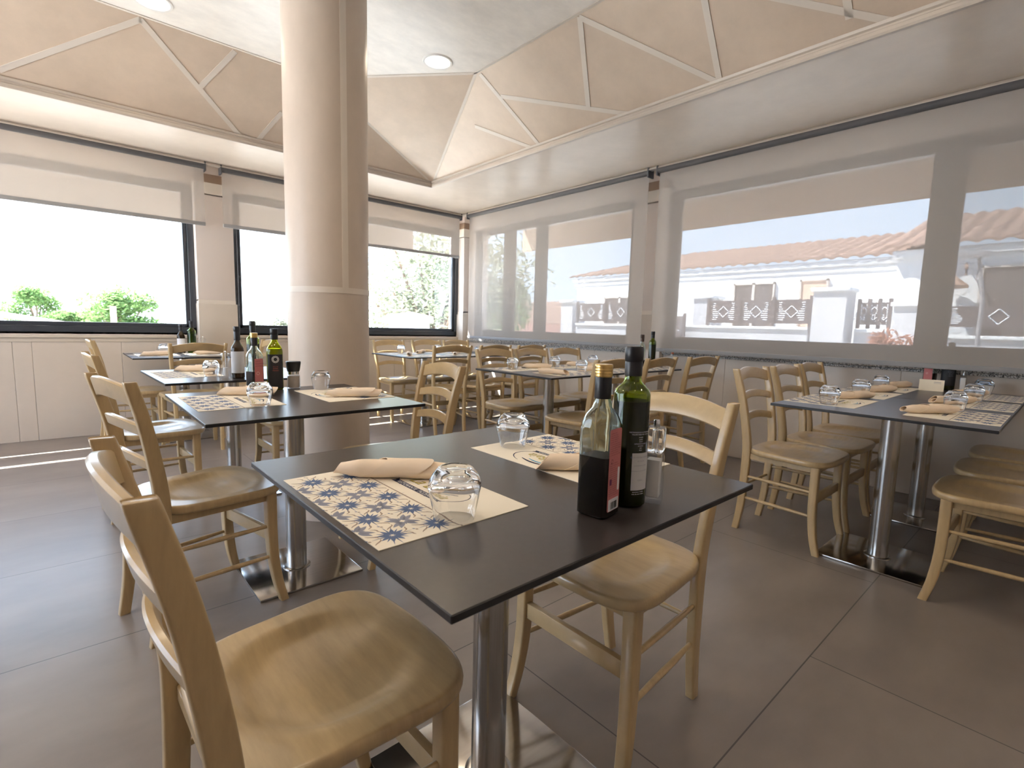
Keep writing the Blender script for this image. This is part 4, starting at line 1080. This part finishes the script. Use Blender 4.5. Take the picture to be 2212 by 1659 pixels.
tree('broadleaf_tree', 1.15, 16.5, -1.3, 1.85, 1.05, .9, 9000, fresh, 'light green round tree in the middle of the far left window', leaf=.065, seed=5, clumps=20)
for k, (x, y, s) in enumerate(((-1.75, 18.5, .85), (-.50, 21.3, 1.0), (.22, 18.7, .60), (-4.2, 20, .8))):
    tree('garden_bush', x, y, -1.3, 1.35+.90*s, s, .7, 4800, fresh, ('light green bush at the far left of the left window', 'light green bush above the sunlit roof edge, left window', 'low light green bush beside the round tree, left window', 'light green bush beyond the left edge of the window')[k], 'bush', .06, 20+k, clumps=9)
tree('dark_tree', 16.2, 19.0, -1.3, 2.5, 2.0, .9, 6000, darkleaf, 'dark green tree rising above the small tiled cottage', leaf=.16, seed=9, clumps=20)
tree('red_shrub', 9.6, 1.93, -1.3, 2.05, .50, .7, 650, redleaf, 'thin reddish shrub before the short fence, through the widest blind', 'shrub', .06, 12, clumps=12)
# gate pillar with a terracotta cap
t = thing('gate_pier', (5.85, 10.0, 0), R_(12), 'white gate pier with a peach hipped cap, in front of the olive tree', 'gate pier')
bm = BM(); box(bm, -.30, .30, -.30, .30, -1.3, 1.10); obj('pier_body', bm, outside_white, t)
bm = BM(); box(bm, -.37, .37, -.37, .37, 1.10, 1.24, .01, 1); loft(bm, [[(-.37, -.37, 1.24), (.37, -.37, 1.24), (.37, .37, 1.24), (-.37, .37, 1.24)], [(-.01, -.01, 1.34), (.01, -.01, 1.34), (.01, .01, 1.34), (-.01, .01, 1.34)]]); obj('pier_cap', bm, mat('peach_terracotta', (.78, .54, .40), .8), t)
# thin lamp post at the right, and sunlit roof edge far left
t = thing('lamp_post', (9.2, .93, -1.3), 0, 'thin grey pole outside at the far right, before the porch', 'lamp post')
bm = BM(); tube(bm, [(0, 0, 0), (0, 0, 2.9), (.05, .1, 3.5)], [.03, .025, .02], 8); obj('pole', bm, mat('grey_metal', (.3, .29, .31), .5), t)
bm = BM(); lathe(bm, [(.045, 0), (.045, .5), (.03, .55)], 10); obj('pole_foot', bm, mat('grey_metal', (.3, .29, .31), .5), t)
bm = BM(); box(bm, -.06, .06, -.02, .28, 3.45, 3.53, .01); obj('lamp_head', bm, mat('grey_metal', (.3, .29, .31), .5), t)
t = thing('shed', (0, 0, 0), 0, 'white shed with a pale sloping roof, bottom of the far left window', 'shed')
bm = BM(); box(bm, -3.5, 0, 11.0, 14.0, -1.3, .88); obj('wall', bm, outside_white, t)
bm = BM(); loft(bm, [[(-3.8, y, 1.58), (-3.8, y, 1.64), (.12, y, .93), (.12, y, .88)] for y in (10.8, 14.2)]); obj('roof', bm, mat('pale_roof', (.34, .30, .28), .9), t)
t = thing('fence_post', (.69, 10.9, -1.3), 0, 'slim reddish post before the round tree, left window', 'post')
bm = BM(); box(bm, -.04, .04, -.04, .04, 0, 2.54); obj('post', bm, mat('peach_terracotta', (.78, .54, .40), .8), t)
